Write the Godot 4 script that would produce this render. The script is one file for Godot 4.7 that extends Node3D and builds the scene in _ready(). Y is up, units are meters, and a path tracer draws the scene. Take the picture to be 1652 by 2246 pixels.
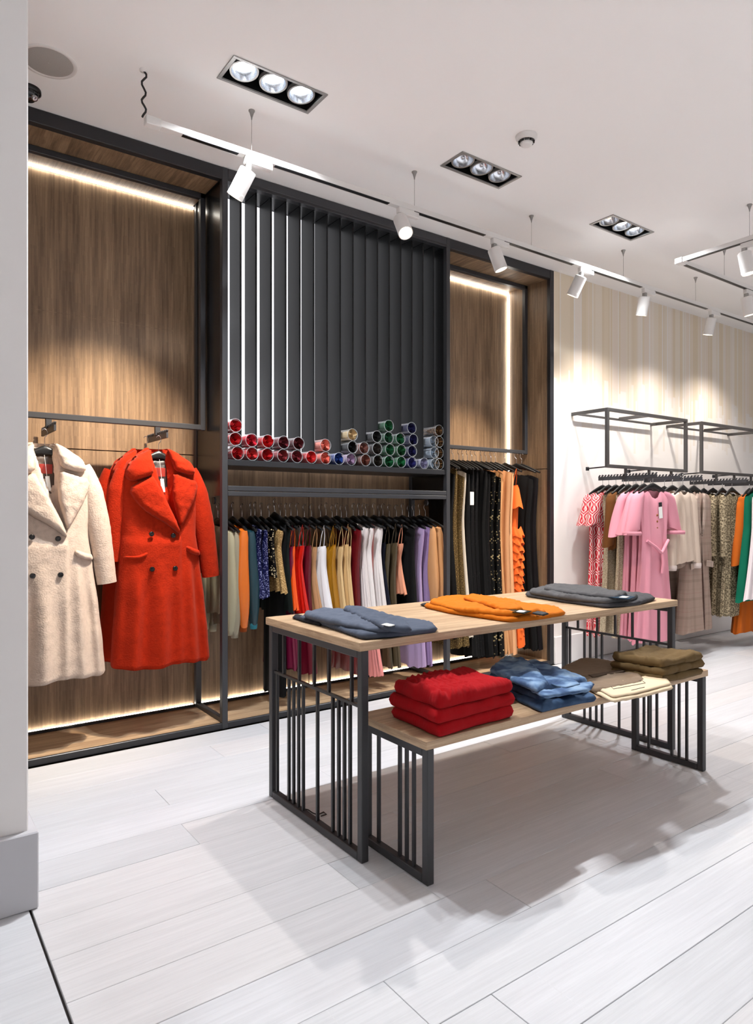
extends Node3D
# A boutique: oak-lined niches with coats, a slatted shelving unit, wall racks, two nested display tables.
# World: x runs along the back wall (to the right), y up, z towards the room. The camera stands at (0, 1.25, 0).

const FPX := 1494.0
const CX := 826.0
const CY := 1125.0
const EYE := Vector3(0, 1.25, 0)
const YAW := 0.624164
const ZF := -3.711      # front plane of the back wall and of the niche frames
const ZB := -4.17       # oak panelling at the back of the niches
const ZI := -3.965      # hanging rails inside the niches
const HC := 3.25        # ceiling
const SOF := 3.18       # soffit of the niches

var M := {}
var used := {}
var rng := RandomNumberGenerator.new()
var nz := FastNoiseLite.new()
var hanger_proto: Node3D = null

# ---------------------------------------------------------------- pixels to places
func ray(px: float, py: float) -> Vector3:
	var f := Vector3(sin(YAW), 0, -cos(YAW))
	var r := Vector3(cos(YAW), 0, sin(YAW))
	return f + r * ((px - CX) / FPX) + Vector3.UP * (-(py - CY) / FPX)
func on_x(px: float, py: float, x: float) -> Vector3:
	var d := ray(px, py)
	return EYE + d * ((x - EYE.x) / d.x)
func on_y(px: float, py: float, y: float) -> Vector3:
	var d := ray(px, py)
	return EYE + d * ((y - EYE.y) / d.y)
func on_z(px: float, py: float, z: float) -> Vector3:
	var d := ray(px, py)
	return EYE + d * ((z - EYE.z) / d.z)

# ---------------------------------------------------------------- things and parts
func numbered(called: String) -> String:
	var n: int = used.get(called, 0)
	used[called] = n + 1
	return called if n == 0 else "%s_%03d" % [called, n]
func tag(o: Node3D, label: String, category: String, group := ""):
	o.set_meta("label", label)
	o.set_meta("category", category)
	if group != "":
		o.set_meta("group", group)
func thing(called: String, label: String, category: String, at := Vector3.ZERO, turn := 0.0, group := "") -> Node3D:
	var o := Node3D.new()
	o.name = numbered(called)
	add_child(o)
	o.position = at
	o.rotation.y = turn
	tag(o, label, category, group)
	return o
func setting(called: String) -> Node3D:
	var o := Node3D.new()
	o.name = numbered(called)
	add_child(o)
	o.set_meta("kind", "structure")
	return o
func obj(called: String, st: SurfaceTool, m: Material, parent: Node3D) -> MeshInstance3D:
	st.generate_normals()
	var o := MeshInstance3D.new()
	o.mesh = st.commit()
	o.material_override = m
	o.name = called
	parent.add_child(o, true)
	return o
# the same for a shape given in world places, under a thing that stands unturned
func wobj(called: String, st: SurfaceTool, m: Material, parent: Node3D) -> MeshInstance3D:
	var o := obj(called, st, m, parent)
	var p := Vector3.ZERO
	var n: Node = parent
	while n is Node3D and n != self:
		p += n.position
		n = n.get_parent()
	o.position = -p
	return o
func copy(o: Node3D, at: Vector3, turn := 0.0, label := "") -> Node3D:
	var c: Node3D = o.duplicate()
	var base: String = str(o.name).rstrip("0123456789").rstrip("_")
	c.name = numbered(base)
	add_child(c)
	c.position = at
	c.rotation.y = turn
	if label != "":
		c.set_meta("label", label)
	return c

# ---------------------------------------------------------------- shapes
func sk() -> SurfaceTool:
	var st := SurfaceTool.new()
	st.begin(Mesh.PRIMITIVE_TRIANGLES)
	return st
func tri(st: SurfaceTool, a: Vector3, b: Vector3, c: Vector3, mid: Vector3):
	var n := (b - a).cross(c - a)
	if n.dot((a + b + c) / 3.0 - mid) < 0.0:
		st.add_vertex(a); st.add_vertex(b); st.add_vertex(c)
	else:
		st.add_vertex(a); st.add_vertex(c); st.add_vertex(b)
func quad(st: SurfaceTool, a: Vector3, b: Vector3, c: Vector3, d: Vector3, mid: Vector3):
	tri(st, a, b, c, mid)
	tri(st, a, c, d, mid)
func box(st: SurfaceTool, c: Vector3, s: Vector3, b := 0.002, basis := Basis.IDENTITY):
	st.set_smooth_group(-1)
	var h := s * 0.5
	b = min(b, min(h.x, min(h.y, h.z)) * 0.6)
	var P := {}
	for sx in [-1, 1]:
		for sy in [-1, 1]:
			for sz in [-1, 1]:
				P[[sx, sy, sz, 0]] = c + basis * Vector3(sx * h.x, sy * (h.y - b), sz * (h.z - b))
				P[[sx, sy, sz, 1]] = c + basis * Vector3(sx * (h.x - b), sy * h.y, sz * (h.z - b))
				P[[sx, sy, sz, 2]] = c + basis * Vector3(sx * (h.x - b), sy * (h.y - b), sz * h.z)
	for s1 in [-1, 1]:
		quad(st, P[[s1, -1, -1, 0]], P[[s1, 1, -1, 0]], P[[s1, 1, 1, 0]], P[[s1, -1, 1, 0]], c)
		quad(st, P[[-1, s1, -1, 1]], P[[1, s1, -1, 1]], P[[1, s1, 1, 1]], P[[-1, s1, 1, 1]], c)
		quad(st, P[[-1, -1, s1, 2]], P[[1, -1, s1, 2]], P[[1, 1, s1, 2]], P[[-1, 1, s1, 2]], c)
	if b > 0.00001:
		for s1 in [-1, 1]:
			for s2 in [-1, 1]:
				quad(st, P[[s1, s2, -1, 0]], P[[s1, s2, 1, 0]], P[[s1, s2, 1, 1]], P[[s1, s2, -1, 1]], c)
				quad(st, P[[s1, -1, s2, 0]], P[[s1, 1, s2, 0]], P[[s1, 1, s2, 2]], P[[s1, -1, s2, 2]], c)
				quad(st, P[[-1, s1, s2, 1]], P[[1, s1, s2, 1]], P[[1, s1, s2, 2]], P[[-1, s1, s2, 2]], c)
				for s3 in [-1, 1]:
					tri(st, P[[s1, s2, s3, 0]], P[[s1, s2, s3, 1]], P[[s1, s2, s3, 2]], c)
# a box between two corners
func bx(st: SurfaceTool, x0: float, x1: float, y0: float, y1: float, z0: float, z1: float, b := 0.002):
	box(st, Vector3((x0 + x1) / 2, (y0 + y1) / 2, (z0 + z1) / 2), Vector3(abs(x1 - x0), abs(y1 - y0), abs(z1 - z0)), b)
# rings of points joined into a smooth skin
func loft(st: SurfaceTool, rings: Array, closed := true, cap0 := false, cap1 := false, group := 0):
	st.set_smooth_group(group)
	var n: int = rings[0].size()
	var m: int = rings.size()
	var mids := []
	for r in rings:
		var s := Vector3.ZERO
		for p in r:
			s += p
		mids.append(s / n)
	var k: int = n if closed else n - 1
	for j in m - 1:
		var mid: Vector3 = (mids[j] + mids[j + 1]) / 2
		var r0: PackedVector3Array = rings[j]
		var r1: PackedVector3Array = rings[j + 1]
		var vote := 0.0
		for i in k:
			var i2: int = (i + 1) % n
			vote += (r0[i2] - r0[i]).cross(r1[i] - r0[i]).dot(r0[i] - mid)
		for i in k:
			var i2: int = (i + 1) % n
			var a := r0[i]
			var b := r0[i2]
			var c := r1[i2]
			var d := r1[i]
			if vote < 0.0:
				st.add_vertex(a)
				st.add_vertex(b)
				st.add_vertex(c)
				st.add_vertex(a)
				st.add_vertex(c)
				st.add_vertex(d)
			else:
				st.add_vertex(a)
				st.add_vertex(c)
				st.add_vertex(b)
				st.add_vertex(a)
				st.add_vertex(d)
				st.add_vertex(c)
	st.set_smooth_group(-1 if group == 0 else group)
	for e in [[cap0, 0, 1], [cap1, m - 1, m - 2]]:
		if e[0]:
			var r: PackedVector3Array = rings[e[1]]
			for i in n:
				tri(st, mids[e[1]], r[i], r[(i + 1) % n], mids[e[2]])
func ring(c: Vector3, ax: Vector3, ay: Vector3, n: int) -> PackedVector3Array:
	var p := PackedVector3Array()
	for i in n:
		var t := TAU * i / n
		p.append(c + ax * cos(t) + ay * sin(t))
	return p
# a tube along a path; the radii may change along it; flat squeezes it along one axis
func tube(st: SurfaceTool, path: Array, radii: Array, n := 10, side := Vector3.RIGHT, flat := 1.0, caps := true, group := 0):
	var rings := []
	var m: int = path.size()
	for i in m:
		var a: Vector3 = path[max(i - 1, 0)]
		var b: Vector3 = path[min(i + 1, m - 1)]
		var t := (b - a).normalized()
		var s := (side - t * side.dot(t)).normalized()
		var q := t.cross(s)
		var r: float = radii[min(i, radii.size() - 1)]
		rings.append(ring(path[i], s * r, q * (r * flat), n))
	loft(st, rings, true, caps, caps, group)
# a solid of revolution round an axis: profile of [along, radius]
func lathe(st: SurfaceTool, at: Vector3, axis: Vector3, profile: Array, n := 24, smooth := true):
	var u := axis.cross(Vector3.RIGHT if abs(axis.x) < 0.8 else Vector3.UP).normalized()
	var v := axis.cross(u).normalized()
	var prev = null
	for k in profile.size():
		var r := ring(at + axis * float(profile[k][0]), u * max(float(profile[k][1]), 0.0003), v * max(float(profile[k][1]), 0.0003), n)
		if prev != null:
			var d: float = float(profile[k][1]) - float(profile[k - 1][1])
			st.set_smooth_group(0 if smooth else k + 1)
			var along: float = float(profile[k][0]) - float(profile[k - 1][0])
			for i in n:
				var i2 := (i + 1) % n
				var out: Vector3 = (prev[i] - at - axis * float(profile[k - 1][0])).normalized()
				var nn := out * along - axis * d
				if nn.length() < 1e-7:
					nn = axis
				_face(st, prev[i], prev[i2], r[i2], r[i], nn)
		prev = r
func _face(st: SurfaceTool, a: Vector3, b: Vector3, c: Vector3, d: Vector3, n: Vector3):
	if (b - a).cross(c - a).dot(n) + (c - a).cross(d - a).dot(n) < 0.0:
		for p in [a, b, c, a, c, d]:
			st.add_vertex(p)
	else:
		for p in [a, c, b, a, d, c]:
			st.add_vertex(p)

func edge_distance(p: Vector2, poly: PackedVector2Array) -> float:
	var best := 1e9
	var n := poly.size()
	for i in n:
		var q := Geometry2D.get_closest_point_to_segment(p, poly[i], poly[(i + 1) % n])
		best = min(best, p.distance_squared_to(q))
	return sqrt(best)
func smooth_poly(poly: PackedVector2Array, times := 2) -> PackedVector2Array:
	for t in times:
		var o := PackedVector2Array()
		for i in poly.size():
			var a := poly[i]
			var b := poly[(i + 1) % poly.size()]
			o.append(a.lerp(b, 0.25))
			o.append(a.lerp(b, 0.75))
		poly = o
	return poly
# a padded piece of cloth over an outline: swell(distance to the edge) above and below; place() bends it into the room
func pad(st: SurfaceTool, poly: PackedVector2Array, cell: float, r: float, up: float, down: float, place: Callable, lump = null):
	var b := PackedVector2Array()
	var n := poly.size()
	for i in n:
		var p := poly[i]
		var q := poly[(i + 1) % n]
		var k: int = max(1, int(round(p.distance_to(q) / cell)))
		for j in k:
			b.append(p.lerp(q, float(j) / k))
	var lo := b[0]
	var hi := b[0]
	for p in b:
		lo = lo.min(p)
		hi = hi.max(p)
	var pts := PackedVector2Array(b)
	var dist := PackedFloat32Array()
	for p in b:
		dist.append(0.0)
	var y := lo.y
	var row := 0
	while y < hi.y:
		var x := lo.x + (cell * 0.5 if row % 2 else 0.0)
		while x < hi.x:
			var p := Vector2(x, y)
			if Geometry2D.is_point_in_polygon(p, b):
				var d := edge_distance(p, poly)
				if d > cell * 0.45:
					pts.append(p)
					dist.append(d)
			x += cell
		y += cell * 0.87
		row += 1
	# two rims close to the edge round it off
	var tris := Geometry2D.triangulate_delaunay(pts)
	var top := PackedVector3Array()
	var low := PackedVector3Array()
	for i in pts.size():
		var k: float = clamp(dist[i] / r, 0.0, 1.0)
		var f := sqrt(1.0 - (1.0 - k) * (1.0 - k))
		var extra: float = lump.call(pts[i], dist[i]) * f if lump != null else 0.0
		top.append(place.call(Vector3(pts[i].x, pts[i].y, up * f + extra)))
		low.append(place.call(Vector3(pts[i].x, pts[i].y, -down * f)))
	st.set_smooth_group(0)
	for t in range(0, tris.size(), 3):
		var a := tris[t]
		var c := tris[t + 1]
		var d := tris[t + 2]
		if not Geometry2D.is_point_in_polygon((pts[a] + pts[c] + pts[d]) / 3.0, b):
			continue
		var mid := (low[a] + low[c] + low[d]) / 3.0
		var mid2 := (top[a] + top[c] + top[d]) / 3.0
		var deep := (place.call(Vector3(pts[a].x, pts[a].y, -1.0)) as Vector3) - (place.call(Vector3(pts[a].x, pts[a].y, 0.0)) as Vector3)
		tri(st, top[a], top[c], top[d], mid2 + deep)
		tri(st, low[a], low[c], low[d], mid - deep)

# ---------------------------------------------------------------- materials
func noise_tex(kind: int, freq: float, size := 256, ramp: Array = [], octaves := 3, seed_ := 1, normal := false) -> NoiseTexture2D:
	var n := FastNoiseLite.new()
	n.noise_type = kind
	n.frequency = freq
	n.fractal_octaves = octaves
	n.seed = seed_
	if octaves <= 1:
		n.fractal_type = FastNoiseLite.FRACTAL_NONE
	var t := NoiseTexture2D.new()
	t.width = size
	t.height = size
	t.seamless = true
	t.noise = n
	t.as_normal_map = normal
	if ramp.size():
		var g := Gradient.new()
		var o := PackedFloat32Array()
		var c := PackedColorArray()
		for e in ramp:
			o.append(e[0])
			c.append(e[1])
		g.offsets = o
		g.colors = c
		t.color_ramp = g
	return t
func mat(c: Color, rough := 0.6, metal := 0.0) -> StandardMaterial3D:
	var m := StandardMaterial3D.new()
	m.albedo_color = c
	m.roughness = rough
	m.metallic = metal
	m.cull_mode = BaseMaterial3D.CULL_DISABLED
	return m
func tri_tex(m: StandardMaterial3D, t: Texture2D, scale: Vector3, world := true):
	m.albedo_texture = t
	m.uv1_triplanar = true
	m.uv1_world_triplanar = world
	m.uv1_triplanar_sharpness = 8.0
	m.uv1_scale = scale
func relief(m: StandardMaterial3D, t: Texture2D, depth: float, scale := Vector3.ONE):
	m.heightmap_enabled = true
	m.heightmap_texture = t
	m.heightmap_scale = depth
	if not m.uv1_triplanar:
		m.uv1_triplanar = true
		m.uv1_triplanar_sharpness = 4.0
		m.uv1_scale = scale
func cloth(c: Color, sheen := 0.35, rough := 0.85, depth := 0.03, scale := 14.0) -> StandardMaterial3D:
	var m := mat(c, rough)
	m.metallic_specular = 0.3
	if sheen > 0.0:
		m.rim_enabled = true
		m.rim = sheen
		m.rim_tint = 0.6
	relief(m, M.weave_t, depth, Vector3.ONE * scale)
	return m
func printed(t: Texture2D, scale: Vector3, rough := 0.85, tint := Color.WHITE) -> StandardMaterial3D:
	var m := mat(tint, rough)
	m.metallic_specular = 0.3
	tri_tex(m, t, scale, false)
	m.uv1_triplanar_sharpness = 3.0
	return m
func satin(c: Color) -> StandardMaterial3D:
	var m := mat(c, 0.38)
	m.metallic_specular = 0.55
	return m
func glow(c: Color, e: float) -> StandardMaterial3D:
	var m := mat(Color(0.9, 0.9, 0.9), 0.5)
	m.emission_enabled = true
	m.emission = c
	m.emission_energy_multiplier = e
	return m
func img_tex(im: Image) -> ImageTexture:
	return ImageTexture.create_from_image(im)

# oak veneer: streaks and darker pores running down the picture
func wood_image(w: int, h: int, dark: Color, light: Color, seed_: int, contrast: float) -> Image:
	var a := FastNoiseLite.new()
	a.seed = seed_
	a.frequency = 0.012
	a.fractal_octaves = 4
	var A := a.get_seamless_image(w, w)
	A.convert(Image.FORMAT_L8)
	var b := FastNoiseLite.new()
	b.seed = seed_ + 7
	b.frequency = 0.09
	b.fractal_octaves = 3
	var B := b.get_seamless_image(w, w)
	B.convert(Image.FORMAT_L8)
	var da := A.get_data()
	var db := B.get_data()
	var out := PackedByteArray()
	out.resize(w * h * 3)
	# veneer leaves of uneven width, each a little lighter or darker
	var r := RandomNumberGenerator.new()
	r.seed = seed_
	var leaf := PackedFloat32Array()
	leaf.resize(w)
	var lx := 0
	while lx < w:
		var lw := r.randi_range(14, 52)
		var tone := r.randf_range(-0.14, 0.14)
		for q in range(lx, min(lx + lw, w)):
			leaf[q] = tone
		lx += lw
	var k := 0
	for y in h:
		var ym: int = abs(2 * y - h)
		var ya := int(ym * w / float(h)) % w
		for x in w:
			var warp := int((da[(ya / 10) * w + x] - 128) * 0.05)
			var xx := x + warp + w
			# long streaks: the noise is read slowly along the grain and fast across it
			var s := db[(ya / 24) * w + xx % w] / 255.0
			var c := da[(ya / 5) * w + (xx * 2) % w] / 255.0
			var g := db[(ya / 16) * w + (xx * 3) % w] / 255.0
			var f := db[(ya / 8) * w + (x * 5) % w] / 255.0
			var t: float = 0.5 + (leaf[x] + (s - 0.5) * 0.7 + (c - 0.5) * 0.55 + (g - 0.5) * 0.45 + (f - 0.5) * 0.25) * contrast
			t = clamp(t, 0.0, 1.0)
			out[k] = int((dark.r + (light.r - dark.r) * t) * 255.0)
			out[k + 1] = int((dark.g + (light.g - dark.g) * t) * 255.0)
			out[k + 2] = int((dark.b + (light.b - dark.b) * t) * 255.0)
			k += 3
	return Image.create_from_data(w, h, false, Image.FORMAT_RGB8, out)

func make_materials():
	var simplex := FastNoiseLite.TYPE_SIMPLEX_SMOOTH
	M.weave_t = noise_tex(FastNoiseLite.TYPE_PERLIN, 0.22, 256, [], 3, 3)
	M.fur_t = noise_tex(simplex, 0.05, 512, [], 4, 5)
	var w1 := wood_image(512, 1024, Color(0.40, 0.31, 0.23), Color(0.72, 0.60, 0.47), 11, 0.85)
	M.oak_v = mat(Color(0.93, 0.93, 0.93), 0.5)
	tri_tex(M.oak_v, img_tex(w1), Vector3(0.9, 0.42, 0.9))
	var w2 := wood_image(512, 1024, Color(0.60, 0.48, 0.37), Color(0.86, 0.75, 0.61), 23, 0.9)
	w2.rotate_90(CLOCKWISE)
	M.oak_h = mat(Color(0.97, 0.97, 0.97), 0.42)
	tri_tex(M.oak_h, img_tex(w2), Vector3(0.55, 1.3, 1.3))
	var w3 := wood_image(512, 512, Color(0.77, 0.775, 0.785), Color(0.90, 0.905, 0.915), 31, 0.45)
	w3.rotate_90(CLOCKWISE)
	M.planks = []
	for k in 3:
		var m := mat([Color(0.99, 0.99, 1.0), Color(0.97, 0.972, 0.98), Color(1, 0.99, 0.99)][k], 0.42)
		tri_tex(m, img_tex(w3) if k == 0 else M.planks[0].albedo_texture, Vector3(0.7, 2.1, 2.1))
		m.uv1_offset = Vector3(0.37 * k, 0.11 * k, 0.23 * k)
		M.planks.append(m)
	M.joint = mat(Color(0.30, 0.28, 0.27), 0.9)
	M.white = mat(Color(0.94, 0.93, 0.925), 0.75)
	M.ceil = mat(Color(0.965, 0.96, 0.955), 0.85)
	M.far_wall = mat(Color(0.86, 0.85, 0.84), 0.75)
	M.plinth = mat(Color(0.77, 0.77, 0.79), 0.4)
	M.steel = mat(Color(0.215, 0.218, 0.232), 0.45, 0.1)
	M.rack = mat(Color(0.30, 0.29, 0.285), 0.45, 0.1)
	M.steel_dark = mat(Color(0.17, 0.172, 0.185), 0.36, 0.2)
	M.gloss = mat(Color(0.115, 0.118, 0.125), 0.25, 0.1)
	M.fin = mat(Color(0.10, 0.107, 0.115), 0.45, 0.0)
	M.fin.metallic_specular = 0.35
	M.black = mat(Color(0.035, 0.035, 0.04), 0.4)
	M.chrome = mat(Color(0.75, 0.75, 0.76), 0.22, 1.0)
	M.lampwhite = mat(Color(0.88, 0.87, 0.86), 0.4)
	M.alu = mat(Color(0.62, 0.61, 0.60), 0.35, 0.6)
	M.led = glow(Color(1.0, 0.985, 0.95), 7.5)
	M.lens_cool = glow(Color(0.93, 0.97, 1.0), 6.0)
	M.lens_warm = glow(Color(1.0, 0.92, 0.80), 9.0)
	M.backlit = glow(Color(0.98, 0.98, 1.0), 1.1)
	M.reflector = mat(Color(0.9, 0.92, 0.95), 0.18, 0.9)
	M.clear = mat(Color(0.97, 0.98, 1.0, 0.10), 0.04)
	M.clear.transparency = BaseMaterial3D.TRANSPARENCY_ALPHA
	M.rim = mat(Color(0.85, 0.87, 0.88, 0.45), 0.1)
	M.rim.transparency = BaseMaterial3D.TRANSPARENCY_ALPHA
	M.label = mat(Color(0.55, 0.14, 0.09), 0.6)
	M.paper = mat(Color(0.93, 0.93, 0.92), 0.7)
	M.ink = mat(Color(0.10, 0.10, 0.11), 0.7)

# ---------------------------------------------------------------- light
func spot(called: String, at: Vector3, target: Vector3, c: Color, e: float, angle: float, size: float, blend := 0.5):
	var l := SpotLight3D.new()
	l.name = numbered(called)
	add_child(l)
	var up := Vector3.UP if abs((target - at).normalized().y) < 0.98 else Vector3.RIGHT
	l.look_at_from_position(at, target, up)
	l.light_color = c
	l.light_energy = e
	l.spot_angle = angle
	l.spot_range = 14.0
	l.spot_attenuation = 2.0
	l.spot_angle_attenuation = blend
	l.light_size = size
	l.shadow_enabled = true
func area(called: String, at: Vector3, towards: Vector3, along: Vector3, size: Vector2, c: Color, e: float):
	var l := AreaLight3D.new()
	l.name = numbered(called)
	add_child(l)
	var z := -towards.normalized()
	var x := along.normalized()
	l.transform = Transform3D(Basis(x, z.cross(x), z), at)
	l.area_size = size
	l.light_color = c
	l.light_energy = e
	l.area_range = 12.0
	l.shadow_enabled = true

# ================================================================ the room
const DOWN_HOLES := [[1.235, 1.71], [2.59, 3.06], [3.955, 4.43]]
func build_room():
	# floor: white boards along the wall, each its own piece, over a dark underlay that shows in the joints
	var fl := setting("floor")
	var st := sk()
	bx(st, -2.8, 9.7, -0.2, -0.012, -4.4, 4.1, 0.0)
	wobj("underlay", st, M.joint, fl)
	rng.seed = 41
	var w := 0.2025
	var row := 0
	var z0 := -1.87 - w * 9
	var firsts := {0: 1.05, 1: 2.0, 2: 0.62, 3: 1.5}
	while z0 < 1.4:
		var za: float = max(z0, ZF)
		var zb := z0 + w
		var x := 0.372
		var first := true
		while x < 9.6:
			var l: float = rng.randf_range(0.5, 1.7) if first else rng.randf_range(1.5, 1.9)
			first = false
			var x1: float = min(x + l, 9.6)
			if 9.6 - x1 < 0.25:
				x1 = 9.6
			st = sk()
			var lift := rng.randf_range(-0.0006, 0.0004)
			bx(st, x + 0.0006, x1 - 0.0006, -0.011, lift, za + 0.0007, zb - 0.0007, 0.0012)
			wobj("plank", st, M.planks[rng.randi() % 3], fl)
			x = x1
		z0 += w
		row += 1
	# the boards left of the cut run towards the room
	for k in 6:
		st = sk()
		bx(st, 0.366 - 0.5 * (k + 1), 0.366 - 0.5 * k - 0.0015, -0.011, 0.0, -2.39, 1.4, 0.0015)
		wobj("plank", st, M.planks[1], fl)
	st = sk()
	bx(st, -2.7, 9.6, -0.011, 0.0, 1.56, 4.0, 0.001)
	wobj("rear_floor", st, M.planks[0], fl)
	# ceiling, with openings for the recessed lamps
	var ce := setting("ceiling")
	st = sk()
	var xs := [-2.8]
	for h in DOWN_HOLES:
		xs.append(h[0] + 0.012)
		xs.append(h[1] - 0.012)
	xs.append(9.7)
	bx(st, -2.8, 9.7, HC, HC + 0.2, -4.4, -2.953, 0.0)
	bx(st, -2.8, 9.7, HC, HC + 0.2, -2.787, 4.1, 0.0)
	for k in range(0, xs.size(), 2):
		bx(st, xs[k], xs[k + 1], HC, HC + 0.2, -2.953, -2.787, 0.0)
	bx(st, -2.8, 9.7, HC + 0.2, HC + 0.25, -4.4, 4.1, 0.0)
	wobj("ceiling_board", st, M.ceil, ce)
	# walls round the shop
	for e in [["wall_back", -2.8, 4.48, -4.5, -4.3], ["wall_right", 9.6, 9.8, -4.5, 4.2], ["wall_front", -2.8, 9.7, 4.0, 4.2], ["wall_left", -2.9, -2.7, -4.5, 4.2]]:
		var wl := setting(e[0])
		st = sk()
		bx(st, e[1], e[2], -0.1, HC + 0.05, e[3], e[4], 0.0)
		wobj("plaster", st, M.far_wall, wl)
	# the column at the left edge, on its grey skirting
	var pl := setting("wall_column")
	st = sk()
	bx(st, -2.7, 0.366, 0.2, HC, -3.25, -2.398, 0.004)
	wobj("plaster", st, M.white, pl)
	var bb := setting("baseboard_column")
	st = sk()
	bx(st, -2.7, 0.392, 0.0, 0.243, -3.27, -2.372, 0.004)
	wobj("skirting_board", st, M.plinth, bb)
	# papered wall with the racks
	var rw := setting("wall_papered")
	st = sk()
	bx(st, 4.478, 9.6, 0.0, HC, -4.3, ZF - 0.004, 0.0)
	wobj("plaster", st, M.white, rw)
	st = sk()
	var A := Vector3(4.478, 0.2, ZF)
	var B := Vector3(9.6, 0.2, ZF)
	var C := Vector3(9.6, HC, ZF)
	var D := Vector3(4.478, HC, ZF)
	for e in [[A, 0, 1], [C, 1, 0], [B, 1, 1], [A, 0, 1], [D, 0, 0], [C, 1, 0]]:
		st.set_uv(Vector2(e[1], e[2]))
		st.add_vertex(e[0])
	wobj("wallpaper", st, wallpaper(), rw)
	var rb := setting("baseboard_back")
	st = sk()
	bx(st, 4.478, 9.6, 0.0, 0.225, ZF - 0.01, ZF + 0.018, 0.003)
	wobj("skirting_board", st, M.white, rb)

func wallpaper() -> StandardMaterial3D:
	# pale ground; sand and cream stripes of uneven width hang down from the ceiling and end at uneven heights
	var W := 2048
	var H := 512
	var im := Image.create(W, H, false, Image.FORMAT_RGB8)
	im.fill(Color(0.92, 0.905, 0.89))
	rng.seed = 77
	var tones := [Color(0.90, 0.855, 0.795), Color(0.895, 0.845, 0.79), Color(0.87, 0.81, 0.715), Color(0.91, 0.875, 0.835), Color(0.885, 0.83, 0.745)]
	var x := 0
	while x < W:
		var wide := rng.randi_range(3, 34)
		var c: Color = tones[rng.randi() % 5]
		var end := int(H * (0.26 + 0.12 * rng.randf()))
		im.fill_rect(Rect2i(x, 0, wide, end + rng.randi_range(20, 70)), c.lerp(Color(0.91, 0.895, 0.88), 0.65))
		im.fill_rect(Rect2i(x, 0, wide, end), c)
		if rng.randf() < 0.5:
			im.fill_rect(Rect2i(x + wide / 3, 0, max(1, wide / 6), end), tones[(rng.randi() % 4 + 1) % 5])
		x += wide + (rng.randi_range(1, 6) if rng.randf() < 0.4 else 0)
	var m := mat(Color.WHITE, 0.75)
	m.albedo_texture = img_tex(im)
	m.texture_repeat = false
	return m

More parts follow.
